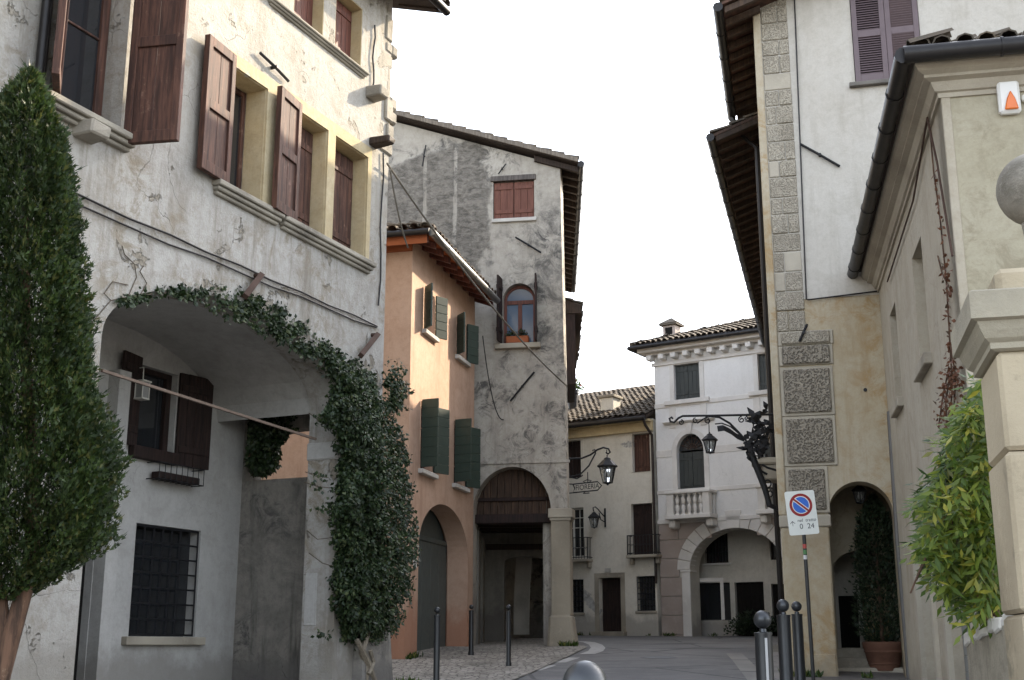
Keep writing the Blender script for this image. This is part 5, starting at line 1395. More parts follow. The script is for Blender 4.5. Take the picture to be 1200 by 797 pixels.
for cx_, cy_, g in ((W_ / 2 - rc, H_ / 2 - rc, 0), (-W_ / 2 + rc, H_ / 2 - rc, 90), (-W_ / 2 + rc, -H_ / 2 + rc, 180), (W_ / 2 - rc, -H_ / 2 + rc, 270)):
    rr += [(cx_ + rc * cos(radians(g + k * 22.5)), cy_ + rc * sin(radians(g + k * 22.5))) for k in range(5)]
MT['sign_white'] = paint('sign_white', (.78, .80, .76), .4, 0, .06)
MT['sign_red'] = paint('sign_red', (.30, .022, .025), .4, 0, .1); MT['sign_blue'] = paint('sign_blue', (.045, .16, .62), .4, 0, .1); MT['sign_ink'] = paint('sign_ink', (.06, .065, .07), .6, 0, .1)
pl = splate(rr, 0, .012, 'plate', MT['sign_white'])
rd = W_ * .385; dy = H_ * .175
circ = lambda r, n=40: [(r * cos(2 * pi * i / n), dy + r * sin(2 * pi * i / n)) for i in range(n)]
splate(circ(rd), .012, .0145, 'red_disc', MT['sign_red'], pl); splate(circ(rd * .77), .0145, .0158, 'white_ring', MT['sign_white'], pl); splate(circ(rd * .70), .0158, .017, 'blue_disc', MT['sign_blue'], pl)
def bar(w, d0, d1, name, mat, L): c, s_ = cos(radians(-42)), sin(radians(-42)); return splate([(c * a - s_ * b, dy + s_ * a + c * b) for a, b in ((-L, -w), (L, -w), (L, w), (-L, w))], d0, d1, name, mat, pl)
bar(rd * .15, .017, .0182, 'white_bar', MT['sign_white'], rd * .76); bar(rd * .085, .0182, .0194, 'red_bar', MT['sign_red'], rd * .80)
def text(body, par, mat, size, place, name='lettering', ext=.001, space=1.0, italic=0.0):
    """writing as solid letters; place(x, y, depth) gives the world point"""
    cu = bpy.data.curves.new('t', 'FONT'); cu.body = body; cu.size = size; cu.align_x = 'CENTER'; cu.align_y = 'CENTER'; cu.extrude = ext; cu.space_character = space; cu.shear = italic
    tmp = bpy.data.objects.new('t', cu); COL.objects.link(tmp); bpy.context.view_layer.update()
    me = bpy.data.meshes.new_from_object(tmp.evaluated_get(bpy.context.evaluated_depsgraph_get())); bpy.data.objects.remove(tmp); bpy.data.curves.remove(cu)
    o = org(par)
    for v in me.vertices: v.co = place(v.co.x, v.co.y, v.co.z) - o
    me.materials.clear(); me.materials.append(mat); me.name = name
    ob = bpy.data.objects.new(name, me); COL.objects.link(ob); ob.parent = par; ORG[ob.name] = Vector(o); return ob
text('0  24', pl, MT['sign_ink'], .105, lambda x, y, z: spt(x + .05, y - H_ * .315, .0135 + z))
text('nel  tratto', pl, MT['sign_ink'], .066, lambda x, y, z: spt(x + .055, y - H_ * .175, .0135 + z), italic=.2)
splate([(-.155, -.185), (-.149, -.185), (-.149, -.125), (-.155, -.125)], .012, .0135, 'arrow', MT['sign_ink'], pl)
splate([(-.190, -.150), (-.152, -.112), (-.114, -.150), (-.120, -.154), (-.152, -.123), (-.184, -.154)], .012, .0136, 'arrow', MT['sign_ink'], pl)
pb_ = at_y(953, 789, SY + .05); pt_ = spt(.02, 0, -.04)
m = MB(); m.tube([Vector((pb_.x, SY + .05, gz(SY) - .1)), pt_ + Vector((0, 0, .25))], .027, 12); pole = m.build('pole', paint('dark_pole', (.05, .05, .05), .5, .4, .4), sg, smooth=True)
for f_, c_ in ((.80, (.45, .07, .06)), (.765, (.08, .22, .08)), (.735, (.6, .6, .6))):
    p = Vector((pb_.x, SY + .05, gz(SY))).lerp(pt_, f_); m = MB(); m.tube([p - Vector((0, 0, .03)), p + Vector((0, 0, .03))], .0285, 12); m.build('sticker', paint('sticker', c_, .5, 0, .2), pole, smooth=True)

# ------------------------------------------------------------------ lanterns
MT['lamp_glass'] = glassy('lantern_glass', (.20, .21, .21), .12)
MT['bulb'] = paint('frosted_bulb', (.75, .75, .72), .4, 0, .05)
def lantern_body(par, top, h, w, sides=6):
    """hexagonal lantern hanging below 'top'"""
    top = Vector(top); m = MB(); ro = lambda z, r: [top + Vector((r * cos(2 * pi * i / sides + .3), r * sin(2 * pi * i / sides + .3), z)) for i in range(sides)]
    z0, z1, z2, z3 = -h * .12, -h * .34, -h * .42, -h * .90
    m.lathe(top, [(.006, 0), (.018, -.02), (.012, -h * .06), (w * .14, -h * .10), (w * .20, z0), (w * .22, -h * .16)], 12)
    m.lathe(top, [(w * .22, -h * .16), (w * .30, -h * .19), (w * .56, z1), (w * .60, z1 - .01), (w * .60, z2 + .02), (w * .52, z2)], sides)
    k = m.build('lantern_frame', MT['iron'], par); m = MB()
    m.lathe(top, [(w * .30, z3), (w * .32, z3 - .02), (w * .16, -h * .945), (w * .05, -h * .97), (w * .07, -h * .985), (.004, -h)], sides)
    m.build('lantern_base', MT['iron'], par)
    for i in range(sides):
        a, b = ro(z2, w * .5)[i], ro(z3, w * .30)[i]; m = MB(); m.tube([a, b], .011, 5); m.build('lantern_bar', MT['iron'], k)
    m = MB(); A, B = ro(z2, w * .47), ro(z3, w * .28); n = sides; m.v = A + B; m.f = [(i, (i + 1) % n, n + (i + 1) % n, n + i) for i in range(n)]; m.build('lantern_glass', MT['lamp_glass_clear'], k)
    m = MB(); m.lathe(top, [(.012, z2), (.012, z2 - h * .1), (w * .1, z2 - h * .16), (w * .12, z2 - h * .26), (.01, z2 - h * .34)], 12); m.build('bulb', MT['bulb'], k, smooth=True)
t_ = NT('clear_lantern_glass'); t_.b.inputs['Transmission Weight'].default_value = .85; MT['lamp_glass_clear'] = t_.done((.75, .78, .78), .08, spec=.5)
UP = Vector((0, 0, 1))
# big lantern on the tower's flank, with the scrolled bracket
LY = 28.6
hk = at_y(711, 529, LY); wl = lambda px, py: at_y(px, py, LY)
l1 = thing('wall_lantern', 'large black lantern with pale glass on a scrolled bracket, right of the tall grey house', 'lantern', hk, 'wrought iron street lanterns')
m = MB(); m.tube([wl(664, 538), wl(682, 537), wl(692, 533), wl(700, 527), wl(707, 524.5), wl(713, 526), wl(715, 530), wl(712.5, 532), wl(710, 530)], .022, 8)
m.tube([wl(668, 559), wl(680, 556), wl(690, 546), wl(698, 531), wl(697, 527), wl(694, 528)], .018, 8); m.tube([wl(664, 548), wl(668, 559), wl(676, 561), wl(683, 557)], .016, 6); m.tube([hk + UP * .04, hk - UP * .04], .012, 6); m.build('bracket', MT['iron'], l1, smooth=True)
lantern_body(l1, wl(711.5, 533), .72, .40)
# small lantern on the cream house
LY2 = PF.w(PF.at(710, 602)[0], 0, 0).y - .35
wl2 = lambda px, py: at_y(px, py, LY2)
l2 = thing('wall_lantern', 'small black lantern on a curled bracket fixed to the cream house between its balconies', 'lantern', wl2(697, 598), 'wrought iron street lanterns')
s_, z_ = PF.at(709.5, 606)
m = MB(); m.tube([wl2(709, 606), wl2(705, 602), wl2(701, 597), wl2(697.5, 594), wl2(695, 595), wl2(695.5, 599)], .022, 6); m.tube([wl2(709, 612), wl2(704, 609), wl2(702, 601)], .02, 6)
m.tube([PF.w(s_, z_ - .35, .03), PF.w(s_, z_ + .3, .03)], .035, 6); m.tube([PF.w(s_, z_, .03), wl2(709, 606)], .02, 6); m.build('bracket', MT['iron'], l2, smooth=True)
lantern_body(l2, wl2(696, 598.5), .62, .36)
# lantern under the big wrought-iron arm on the white house
LY3 = 21.6
wl3 = lambda px, py, dy_=0.0: at_y(px, py, LY3 + dy_)
l3 = thing('bracket_lantern', 'black lantern hanging from a long ornate wrought-iron arm with leaf scrolls', 'lantern', wl3(896, 500), 'wrought iron street lanterns')
m = MB()
m.tube([wl3(913, 485.5), wl3(840, 487), wl3(800, 487.5), wl3(795, 490), wl3(790, 495), wl3(785.5, 494), wl3(784.5, 490.5), wl3(787, 489), wl3(788.5, 491)], .020, 8)
m.tube([wl3(830, 487.5), wl3(843, 489), wl3(855, 496), wl3(865, 506), wl3(874, 516), wl3(880, 530), wl3(890, 542), wl3(899, 548), wl3(913, 552)], .020, 8)
m.tube([wl3(817, 496), wl3(823, 492), wl3(830, 487.5)], .014, 6); m.tube([wl3(838, 497), wl3(846, 496), wl3(856, 500), wl3(868, 510)], .012, 6)
ax = Vector((1, 0, 0))
for px, py, r, tt in ((829.5, 493, .06, 1.3), (798, 495, .05, -1.3), (815, 493, .05, 1.2), (869, 492, .06, 1.3), (874, 490, .035, -1.0)): m.tube(scroll(wl3(px, py), ax, UP, r, r * .25, tt, 1.5, 18), .012, 6)
m.build('arm', MT['iron'], l3, smooth=True)
m = MB()                                 # acanthus leaves and coils of the bracket foot
random.seed(21)
for i in range(60):
    px, py = R(876, 899), R(480, 538)
    if px < 884 and py < 497: continue
    c = wl3(px, py, R(-.12, .12)); a = R(0, 2 * pi); L_ = R(.10, .26)
    dv_ = Vector((cos(a), R(-.3, .3), sin(a))); sd = Vector((-sin(a), 0, cos(a))) * R(.03, .06)
    mid = c + dv_ * L_ * .5 + Vector((0, R(-.06, .06), 0)); m.hexa([c - sd * .3, mid - sd, mid + sd, c + sd * .3, c - sd * .3 + Vector((0, .012, 0)), mid - sd + Vector((0, .012, 0)), mid + sd + Vector((0, .012, 0)), c + sd * .3 + Vector((0, .012, 0))])
    e = c + dv_ * L_; m.hexa([mid - sd, e - sd * .1, e + sd * .1, mid + sd, mid - sd + Vector((0, .012, 0)), e - sd * .1 + Vector((0, .012, 0)), e + sd * .1 + Vector((0, .012, 0)), mid + sd + Vector((0, .012, 0))])
for pts in ([(841, 503), (848, 502), (856, 506), (864, 512), (872, 515)],):
    for (x0, y0), (x1, y1) in zip(pts, pts[1:]):
        a, b = wl3(x0, y0), wl3(x1, y1); n_ = Vector((0, .03, .05)); m.hexa([a - n_, b - n_, b + n_, a + n_, a - n_ + Vector((0, .03, .02)), b - n_ + Vector((0, .03, .02)), b + n_ + Vector((0, .03, .02)), a + n_ + Vector((0, .03, .02))])
for i in range(9):
    m.tube(scroll(wl3(R(882, 897), R(488, 535), R(-.1, .1)), ax, UP, R(.07, .16), .02, R(.7, 1.3) * random.choice((-1, 1)), R(0, 6), 16), .012, 5)
m.build('acanthus_leaves', MT['iron'], l3)
m = MB(); m.tube([wl3(878, 516), wl3(882, 535), wl3(889, 553), wl3(896, 571), wl3(902, 592), wl3(914, 598)], [.05, .06, .06, .055, .05, .03], 7)
m.tube([wl3(885, 538), wl3(892, 552), wl3(899, 556)], .022, 6); m.tube(scroll(wl3(899, 566), ax, UP, .12, .03, 1.2, 2), .014, 5)
m.tube(scroll(wl3(902, 578), ax, UP, .10, .03, 1.2, 1), .014, 5); m.build('bracket_foot', MT['iron'], l3)
m = MB(); m.tube([wl3(830.5, 489), wl3(831, 507)], .008, 6); m.build('chain', MT['iron'], l3)
lantern_body(l3, wl3(831.3, 506), .40, .25)
m = MB(); p = wl3(893, 536); m.wbox(p.x - .1, p.x + .8, LY3 - .05, LY3 + .5, p.z - .12, p.z); m.wbox(p.x + .02, p.x + .8, LY3 + .0, LY3 + .5, p.z - .4, p.z - .121); m.build('stone_bracket', MT['sill'], rh, bevel=.03)
# lamp hanging inside the archway
ll = RF.w(RF.at(1009, 572)[0], 0, -.9); hh = RF.at(1009, 566, -.9)[1]
l4 = thing('hanging_lantern', 'dark lantern hanging in the archway of the tall white house', 'lantern', (ll.x, ll.y, hh))
m = MB(); m.tube([(ll.x, ll.y, hh + .45), (ll.x, ll.y, hh - .01)], .007, 6); m.build('chain', MT['iron'], l4); lantern_body(l4, (ll.x, ll.y, hh), .34, .22)

# florist's iron sign
FY = 28.9
fs = thing('florist_sign', 'openwork iron sign reading FIORERIA below the large lantern', 'sign', at_y(686, 571, FY))
c0, c1 = at_y(671.5, 572.5, FY), at_y(705, 569, FY); fx = (c1 - c0).normalized(); fc = (c0 + c1) / 2; L_ = (c1 - c0).length; fh_ = at_y(686, 566, FY).z - at_y(686, 576, FY).z
m = MB(); P_ = lambda a, b: fc + fx * a + UP * b
fr_ = [P_(-L_ / 2, fh_ / 2), P_(L_ * .36, fh_ / 2), P_(L_ / 2, 0), P_(L_ * .36, -fh_ / 2), P_(-L_ / 2, -fh_ / 2), P_(-L_ * .44, 0), P_(-L_ / 2, fh_ / 2)]
m.tube(fr_, .016, 6)
m.tube([P_(L_ * .02, fh_ * .5), P_(L_ * .02, fh_ * 1.75)], .012, 6); m.tube([P_(-L_ / 2 - .25, fh_ * .7), P_(-L_ / 2, fh_ * .5)], .014, 6); m.tube([P_(-L_ / 2 - .25, -fh_ * .5), P_(-L_ / 2, -fh_ * .5)], .014, 6)
m.tube([P_(-.02, fh_ * .5), P_(-.10, fh_ * .68), P_(0, fh_ * .85), P_(.10, fh_ * .68), P_(.02, fh_ * .5)], .014, 6); m.tube([P_(-.05, -fh_ * .5), P_(-.1, -fh_ * .7), P_(.05, -fh_ * .72)], .014, 6)
m.build('frame', MT['iron'], fs)
text('FIORERIA', fs, MT['iron'], fh_ * .86, lambda x, y, z: fc + fx * (x * .80 + .0) + UP * y + Vector((0, -z, 0)), ext=.008, space=.98)

# planter with flowers on the arched window sill; pot on the far roof terrace
s_, z_ = CH.at(606, 402, .08)
pb2 = thing('window_planter', 'terracotta planter with low green plants on the arched window sill', 'planter', CH.w(s_, z_ - .1, .0))
m = MB(); zz = vz0 + .0
m.box(CH, s_ - .26, s_ + .26, vz0 + .002, vz0 + .17, -.10, .10); m.build('trough', MT['brick_red'], pb2, bevel=.02)
# ------------------------------------------------------------------ cables over the street
def sag(p, q, s=.1, n=14): p = Vector(p); q = Vector(q); return [p.lerp(q, i / n) - UP * (4 * s * (i / n) * (1 - i / n)) for i in range(n + 1)]
MT['cable'] = paint('pale_cable', (.16, .145, .12), .8, 0, .3)
def cable(label, p, q, r, s, mat='cable'):
    m = MB(); m.tube(sag(p, q, s), r, 6); o = m.build('cable', MT[mat], None, origin=p); return tag(o, label, 'cable', None)
s_, z_ = LF.at(447, 193)
cable('thick pale cable slanting from the left house down to the tall grey house', LF.w(s_, z_, .1), CH.w(*CH.at(664, 452, .05), .05), .018, .25)
cable('thin dark cable hanging low in front of the orange house wall', OF.w(LEN - .05, zE2 - .9, .2), CH.w(*CH.at(590, 492, .05), .05), .012, .5, 'gutter')
a = LF.at(449, 200); m = MB(); p = LF.w(*a, .12)
q = at_y(478, 290, 18.5)
m.tube(sag(p, q, .12), .014, 6); m.build('cable_tail', MT['cable'], lh)

# ------------------------------------------------------------------ gate pier with ball, low wall
GY = 6.0
gpx = lambda px, py, Y=GY: at_y(px, py, Y)
x0 = gpx(1181, 560).x; zc0 = gpx(1150, 412).z; zc1 = gpx(1150, 345).z
W2 = .66
GFr = Fr((x0, GY), (.972, -.235))
gcen = GFr.w(W2 / 2, gz(GY), -W2 / 2)
gpier = thing('gate_pier', 'square stone gate pier with moulded cap and stone ball at the right edge', 'gate pier', gcen)
MT['gstone'] = stone('gate_pier_stone', (.44, .375, .27), (.25, .205, .14), 3.5, .6, moss=(.20, .175, .125))
for i, (za, zb_) in enumerate(((gz(GY) - .3, EYE + .15), (EYE + .156, EYE + .93), (EYE + .936, zc0))):
    m = MB(); m.box(GFr, R(0, .008), W2, za, zb_, -W2, -R(0, .008)); m.build('pier_block', MT['gstone'], gpier, bevel=.02)
m = MB(); prof = [(.0, zc0), (.025, zc0 + .01), (.025, zc0 + .04), (.05, zc0 + .06), (.07, zc0 + .10), (.085, zc0 + .14), (.115, zc0 + .15), (.115, zc1 - .01), (.10, zc1)]
for (o0, h0), (o1, h1) in zip(prof, prof[1:]):
    if h1 - h0 < .0005: continue
    q4 = lambda o, h: [GFr.w(-o, h, o), GFr.w(W2 + o, h, o), GFr.w(W2 + o, h, -W2 - o), GFr.w(-o, h, -W2 - o)]
    m.hexa(q4(o0, h0) + q4(o1, h1))
m.build('cap', stone('gate_cap_stone', (.36, .325, .25), (.12, .11, .095), 3.5, .8), gpier)
m = MB(); m.box(GFr, .04, W2 - .04, zc1 + .001, zc1 + .15, -W2 + .04, -.04); m.build('cap_block', MT['gstone'], gpier, bevel=.03)
bc = gpx(1214, 222, gcen.y); rb = (gpx(1214, 222, gcen.y) - gpx(1170, 222, gcen.y)).length; n = 18
m = MB(); m.lathe((bc.x, bc.y, 0), [(rb * .5, zc1 + .151), (rb * .32, zc1 + .20), (rb * .45, bc.z - rb * .93)], 24); m.lathe((bc.x, bc.y, bc.z), [(max(.003, rb * sin(pi * i / n)), -rb * cos(pi * i / n)) for i in range(n + 1)], 30)
m.build('ball', stone('grey_ball_stone', (.36, .33, .28), (.15, .135, .11), 16, 1.0), gpier, smooth=True)
# low rendered wall running back from the pier
lw = thing('low_garden_wall', 'low streaked rendered wall with crumbling white coping, between the gate pier and the ochre house', 'wall', (x0 + .1, GY + 1.5, gz(GY)))
p0 = gpx(1188, 713, 6.75); p1 = gpx(1131, 740, 8.4)
WFr = Fr((p1.x, p1.y), (p0.x - p1.x, p0.y - p1.y)); WL = hypot(p0.x - p1.x, p0.y - p1.y)
m = MB(); m.prism(WFr, [(0, -.5), (WL, -.5), (WL, p0.z - .06), (0, p1.z - .06)], -.30, 0); m.build('wall', plaster('streaked_wall_render', (.30, .27, .215), (.14, .125, .10), streak=.9, rough=.9, cracks=False), lw)
m = MB(); k = 9
for i in range(k):
    a, b = WL * i / k, WL * (i + 1) / k; za = p1.z + (p0.z - p1.z) * i / k + R(-.01, .012); o = R(.0, .03)
    m.hexa([WFr.w(a, za - .075 - R(0, .03), o), WFr.w(b - .004, za - .07, o), WFr.w(b - .004, za - .07, -.33), WFr.w(a, za - .07, -.33), WFr.w(a, za, o - .005), WFr.w(b - .004, za + R(-.008, .012), o - .01), WFr.w(b - .004, za, -.33), WFr.w(a, za, -.33)])
m.build('coping', MT['white_sill'], lw, bevel=.012)

# terracotta pot with a clipped cypress in the passage
pY = 19.9
pc = at_y(1037, 786, pY); pt2 = at_y(1037, 752, pY); pr_ = (at_y(1061, 755, pY) - at_y(1014, 755, pY)).length / 2
pot = thing('terracotta_pot', 'large banded terracotta pot in the archway holding the dark potted cypress', 'plant pot', (pc.x, pY, pc.z))
H2 = pt2.z - pc.z
m = MB(); m.lathe((pc.x, pY, pc.z), [(pr_ * .68, 0), (pr_ * .74, H2 * .2), (pr_ * .78, H2 * .22), (pr_ * .78, H2 * .28), (pr_ * .80, H2 * .30), (pr_ * .9, H2 * .62), (pr_ * .93, H2 * .64), (pr_ * .93, H2 * .70), (pr_ * .94, H2 * .74), (pr_ * 1.0, H2 * .80), (pr_ * 1.02, H2 * .98), (pr_ * .94, H2), (pr_ * .88, H2 * .9)], 32)
m.build('pot', paint('aged_terracotta', (.15, .075, .05), .85, 0, .5, .2), pot, smooth=True)
# ------------------------------------------------------------------ vegetation built from single leaves
rng = np.random.default_rng(5)
def leaves(name, P, D, N, L, Wd, mat, parent=None, origin=None, shape='leaf', fold=.25):
    """many small leaves: base points P, growth directions D, facing hints N, lengths L, widths Wd"""
    P = np.asarray(P, float); D = np.asarray(D, float); N = np.asarray(N, float)
    D /= np.linalg.norm(D, axis=1, keepdims=True) + 1e-9
    S = np.cross(D, N); S /= np.linalg.norm(S, axis=1, keepdims=True) + 1e-9
    N = np.cross(S, D)
    L = np.asarray(L)[:, None]; Wd = np.asarray(Wd)[:, None]
    if shape == 'leaf':
        V = np.stack([P, P + D * L * .45 + S * Wd * .5 - N * Wd * fold, P + D * L - N * Wd * fold * .6, P + D * L * .45 - S * Wd * .5 - N * Wd * fold], 1)
        F = np.array([[0, 1, 2], [0, 2, 3]]); nv = 4
    else:                                  # spray: a ragged three-fingered fan
        V = np.stack([P, P + D * L * .55 + S * Wd * .50, P + D * L * .50 + S * Wd * .14, P + D * L, P + D * L * .50 - S * Wd * .14, P + D * L * .62 - S * Wd * .50], 1)
        F = np.array([[0, 1, 2], [0, 2, 3], [0, 3, 4], [0, 4, 5]]); nv = 6
    n = len(P); o = org(parent) if parent else Vector(origin or (0, 0, 0))
    V = V.reshape(-1, 3) - np.array(o)[None]
    FF = (F[None] + (np.arange(n) * nv)[:, None, None]).reshape(-1, 3)
    me = bpy.data.meshes.new(name); me.vertices.add(len(V)); me.vertices.foreach_set('co', V.ravel())
    me.loops.add(FF.size); me.loops.foreach_set('vertex_index', FF.ravel().astype(np.int32))
    me.polygons.add(len(FF)); me.polygons.foreach_set('loop_start', np.arange(0, FF.size, 3, dtype=np.int32)); me.polygons.foreach_set('loop_total', np.full(len(FF), 3, dtype=np.int32))
    me.update(calc_edges=True); me.materials.append(mat)
    ob = bpy.data.objects.new(name, me); COL.objects.link(ob)
    if parent: ob.parent = parent
    else: ob.location = o
    ORG[ob.name] = Vector(o); return ob
def unit(n): v = rng.normal(size=(n, 3)); return v / np.linalg.norm(v, axis=1, keepdims=True)

MT['bark'] = wood('red_brown_bark', (.15, .085, .055), (.045, .028, .02), (.26, .19, .13), (1, 1, .10), .95, 22)
MT['thuja'] = leafmat('thuja_foliage', (.016, .032, .008), (.048, .078, .015), (.085, .09, .022), .2)
MT['ivy'] = leafmat('ivy_leaves', (.012, .026, .009), (.036, .060, .018), (.080, .10, .040), .14, .5)
MT['wist'] = leafmat('wisteria_leaves', (.075, .13, .018), (.21, .265, .035), (.36, .34, .05), .45, .45)
MT['wist_dark'] = leafmat('wisteria_shade_toned_leaves', (.030, .065, .014), (.075, .12, .022), (.2, .2, .05), .3, .4)  # darker wisteria green, inner shade put into the colour; weeds reuse it
MT['cyp'] = leafmat('potted_cypress_leaves', (.014, .026, .012), (.030, .048, .018), None, .12)
MT['redleaf'] = leafmat('withered_creeper', (.12, .045, .02), (.20, .09, .05), (.09, .06, .04), .2)

# thuja
TY = 9.0
def tp(px, py): return at_y(px, py, TY)
rows = [(82, 36, 3), (95, 34, 14), (115, 30, 26), (140, 28, 38), (170, 26, 50), (200, 24, 62), (250, 22, 70), (300, 20, 78), (350, 19, 86), (400, 18, 92), (440, 18, 98), (480, 19, 104), (520, 21, 110), (560, 23, 113), (600, 23, 110), (630, 20, 100), (655, 12, 82), (680, 4, 60), (705, -4, 30)]
tz = np.array([tp(c, y).z for y, c, h in rows])[::-1]; tx = np.array([tp(c, y).x for y, c, h in rows])[::-1]; tw = np.array([tp(c + h, y).x - tp(c, y).x for y, c, h in rows])[::-1]
tr0 = at_y(-4, 830, 9.0)
th = thing('thuja_tree', 'tall dark green columnar thuja with a leaning reddish trunk at the left edge', 'tree', (tr0.x, TY, gz(TY)))
m = MB(); m.tube([(tr0.x - .12, TY, gz(TY) - .1), tp(0, 790), tp(22, 715), tp(38, 660), tp(38, 560), tp(30, 420), tp(30, 220)], [.085, .075, .062, .055, .05, .04, .02], 10); m.build('trunk', MT['bark'], th, smooth=True)
m = MB(); m.tube([tp(8, 760), tp(2, 700), tp(-10, 640)], [.05, .04, .03], 8); m.tube([tp(30, 690), tp(60, 655), tp(85, 620)], [.04, .03, .02], 8); m.build('branches', MT['bark'], th, smooth=True)
n = 105000
zz = rng.uniform(tz[0], tz[-1], n * 2); keep = rng.uniform(0, 1, n * 2) < (np.interp(zz, tz, tw) / tw.max()) ** 1.0 + .03; zz = zz[keep][:n]; n = len(zz)
ph = rng.uniform(0, 2 * pi, n); rw_ = np.interp(zz, tz, tw); cx = np.interp(zz, tz, tx)
cl = np.array([.35 * mnoise.noise(Vector((cos(p) * 1.6 + 3, sin(p) * 1.6, z * 2.1))) + mnoise.noise(Vector((cos(p) * 4.2, sin(p) * 4.2 + 9, z * 2.4))) + .6 * mnoise.noise(Vector((cos(p) * 9, sin(p) * 9 + 5, z * 8))) for p, z in zip(ph, zz)])
rad = rw_ * (.88 + .32 * cl) * (1 - rng.beta(1.0, 4.0, n) * .75)
P = np.stack([cx + rad * np.cos(ph), TY + rad * .9 * np.sin(ph), zz], 1)
out = np.stack([np.cos(ph), np.sin(ph), np.zeros(n)], 1)
D = out * .60 + np.array([0, 0, .85]) + rng.normal(size=(n, 3)) * .45
N_ = np.cross(out, [0, 0, 1]) + rng.normal(size=(n, 3)) * .5
leaves('crown', P, D, N_, rng.uniform(.03, .07, n) * np.where(rng.uniform(size=n) < .08, 1.9, 1), rng.uniform(.018, .042, n), MT['thuja'], th, shape='spray')

# ivy
def ivy_region(poly, n, bulge, d0=.02, fr=LF, jit=2.2, thr=-.10, rim=7):
    xs = [p[0] for p in poly]; ys = [p[1] for p in poly]; out = []
    A = np.array(poly); B = np.roll(A, -1, 0)
    while len(out) < n:
        x, y = rng.uniform(min(xs), max(xs)), rng.uniform(min(ys), max(ys))
        if not in_poly(x, y, poly): continue
        t = np.clip(((np.array([x, y]) - A) * (B - A)).sum(1) / ((B - A) ** 2).sum(1), 0, 1); dist = np.hypot(*(A + (B - A) * t[:, None] - [x, y]).T).min()
        x += rng.normal() * jit; y += rng.normal() * jit
        g = 1 - np.exp(-dist / 22)
        cn = mnoise.noise(Vector((x * .05, y * .05, 1))) + .5 * mnoise.noise(Vector((x * .13, y * .13, 4)))
        dd = d0 + bulge * g * (.75 + .4 * cn) * (1 - rng.beta(1, 4) * .8)
        if cn < thr and dist < rim and rng.uniform() < .9: continue
        s, z = fr.at(x, y, max(.02, dd)); out.append((*fr.w(s, z, max(.02, dd)),))
    return np.array(out)
pil = [(385, 412), (400, 415), (420, 422), (436, 436), (447, 455), (460, 478), (472, 508), (480, 545), (485, 590), (489, 640), (483, 690), (470, 728), (455, 752), (440, 763), (420, 757), (404, 748), (394, 722), (388, 690), (393, 660), (390, 620), (386, 596), (395, 570), (398, 540), (392, 515), (383, 497), (374, 488), (384, 470), (392, 452), (384, 432)]
strip_ = [(137, 350), (165, 344), (200, 337), (226, 338), (250, 336), (280, 342), (310, 350), (335, 362), (352, 376), (372, 392), (392, 408), (408, 422), (398, 440), (384, 440), (368, 424), (352, 410), (330, 398), (305, 385), (280, 374), (258, 366), (240, 356), (225, 348), (200, 346), (165, 351), (140, 356)]
knot = [(452, 430), (462, 424), (472, 430), (474, 448), (478, 462), (474, 480), (466, 490), (456, 482), (450, 460)]
iv = thing('ivy_creeper', 'dense dark ivy climbing the portico pillar and spreading along the arch of the plaster house', 'ivy', LF.w(-.6, gz(17), .3))
P = np.vstack([ivy_region(pil, 24000, .52), ivy_region(strip_, 3300, .10, jit=2.6, thr=.05, rim=14), ivy_region(knot, 900, .25, jit=4)])
n = len(P); nf = np.array([LF.n[0], LF.n[1], .0])
N_ = nf[None] + rng.normal(size=(n, 3)) * .55 + [0, 0, .25]; D = rng.normal(size=(n, 3)) * .7 + [0, 0, -.75]
leaves('foliage', P, D, N_, rng.uniform(.025, .085, n), rng.uniform(.022, .066, n), MT['ivy'], iv)
# stragglers
random.seed(3)
m = MB()
def stem(pts, r=.010, d=.03): m.tube([LF.w(*LF.at(x, y, d), d) for x, y in pts], r, 5)
stem([(428, 800), (430, 780), (424, 765), (430, 745), (436, 700)], .045, .16); stem([(440, 800), (434, 782), (428, 768), (418, 750)], .035, .2)
stem([(432, 790), (438, 776), (434, 762)], .03, .22)
m.build('stems', wood('pale_ivy_stem', (.30, .26, .20), (.15, .125, .095)), iv, smooth=True)
MT['tendril'] = wood('dry_tendril', (.14, .11, .08), (.07, .055, .04))
for pts in ([(108, 378), (118, 366), (130, 352), (150, 348), (200, 342)], [(150, 348), (160, 325), (158, 310), (146, 298), (143, 288)], [(165, 345), (172, 332), (164, 318), (168, 312)], [(130, 352), (122, 344), (132, 330), (150, 334)],
            [(385, 560), (370, 558), (358, 553)], [(388, 572), (372, 570), (357, 565)], [(390, 630), (372, 632), (360, 622)], [(392, 664), (378, 660), (362, 648)], [(388, 490), (375, 494), (362, 484)]):
    m = MB(); stem(pts, .006, .015); m.build('tendril', MT['tendril'], iv)
tp_ = []
for pts in ([(384, 560), (376, 558), (370, 556)], [(388, 572), (376, 572), (368, 568)], [(385, 590), (379, 598), (372, 596)], [(384, 745), (377, 744), (372, 745)], [(380, 492), (374, 494), (372, 487)]):
    for x, y in pts:
        for _ in range(7): x2, y2 = x + rng.normal() * 2, y + rng.normal() * 2; s, z = LF.at(x2, y2, .03); tp_.append(tuple(LF.w(s, z, .03)))
n = len(tp_); leaves('straggling_leaves', tp_, rng.normal(size=(n, 3)) + [0, 0, -.5], nf[None] + rng.normal(size=(n, 3)) * .4, np.full(n, .06), np.full(n, .05), MT['ivy'], iv)
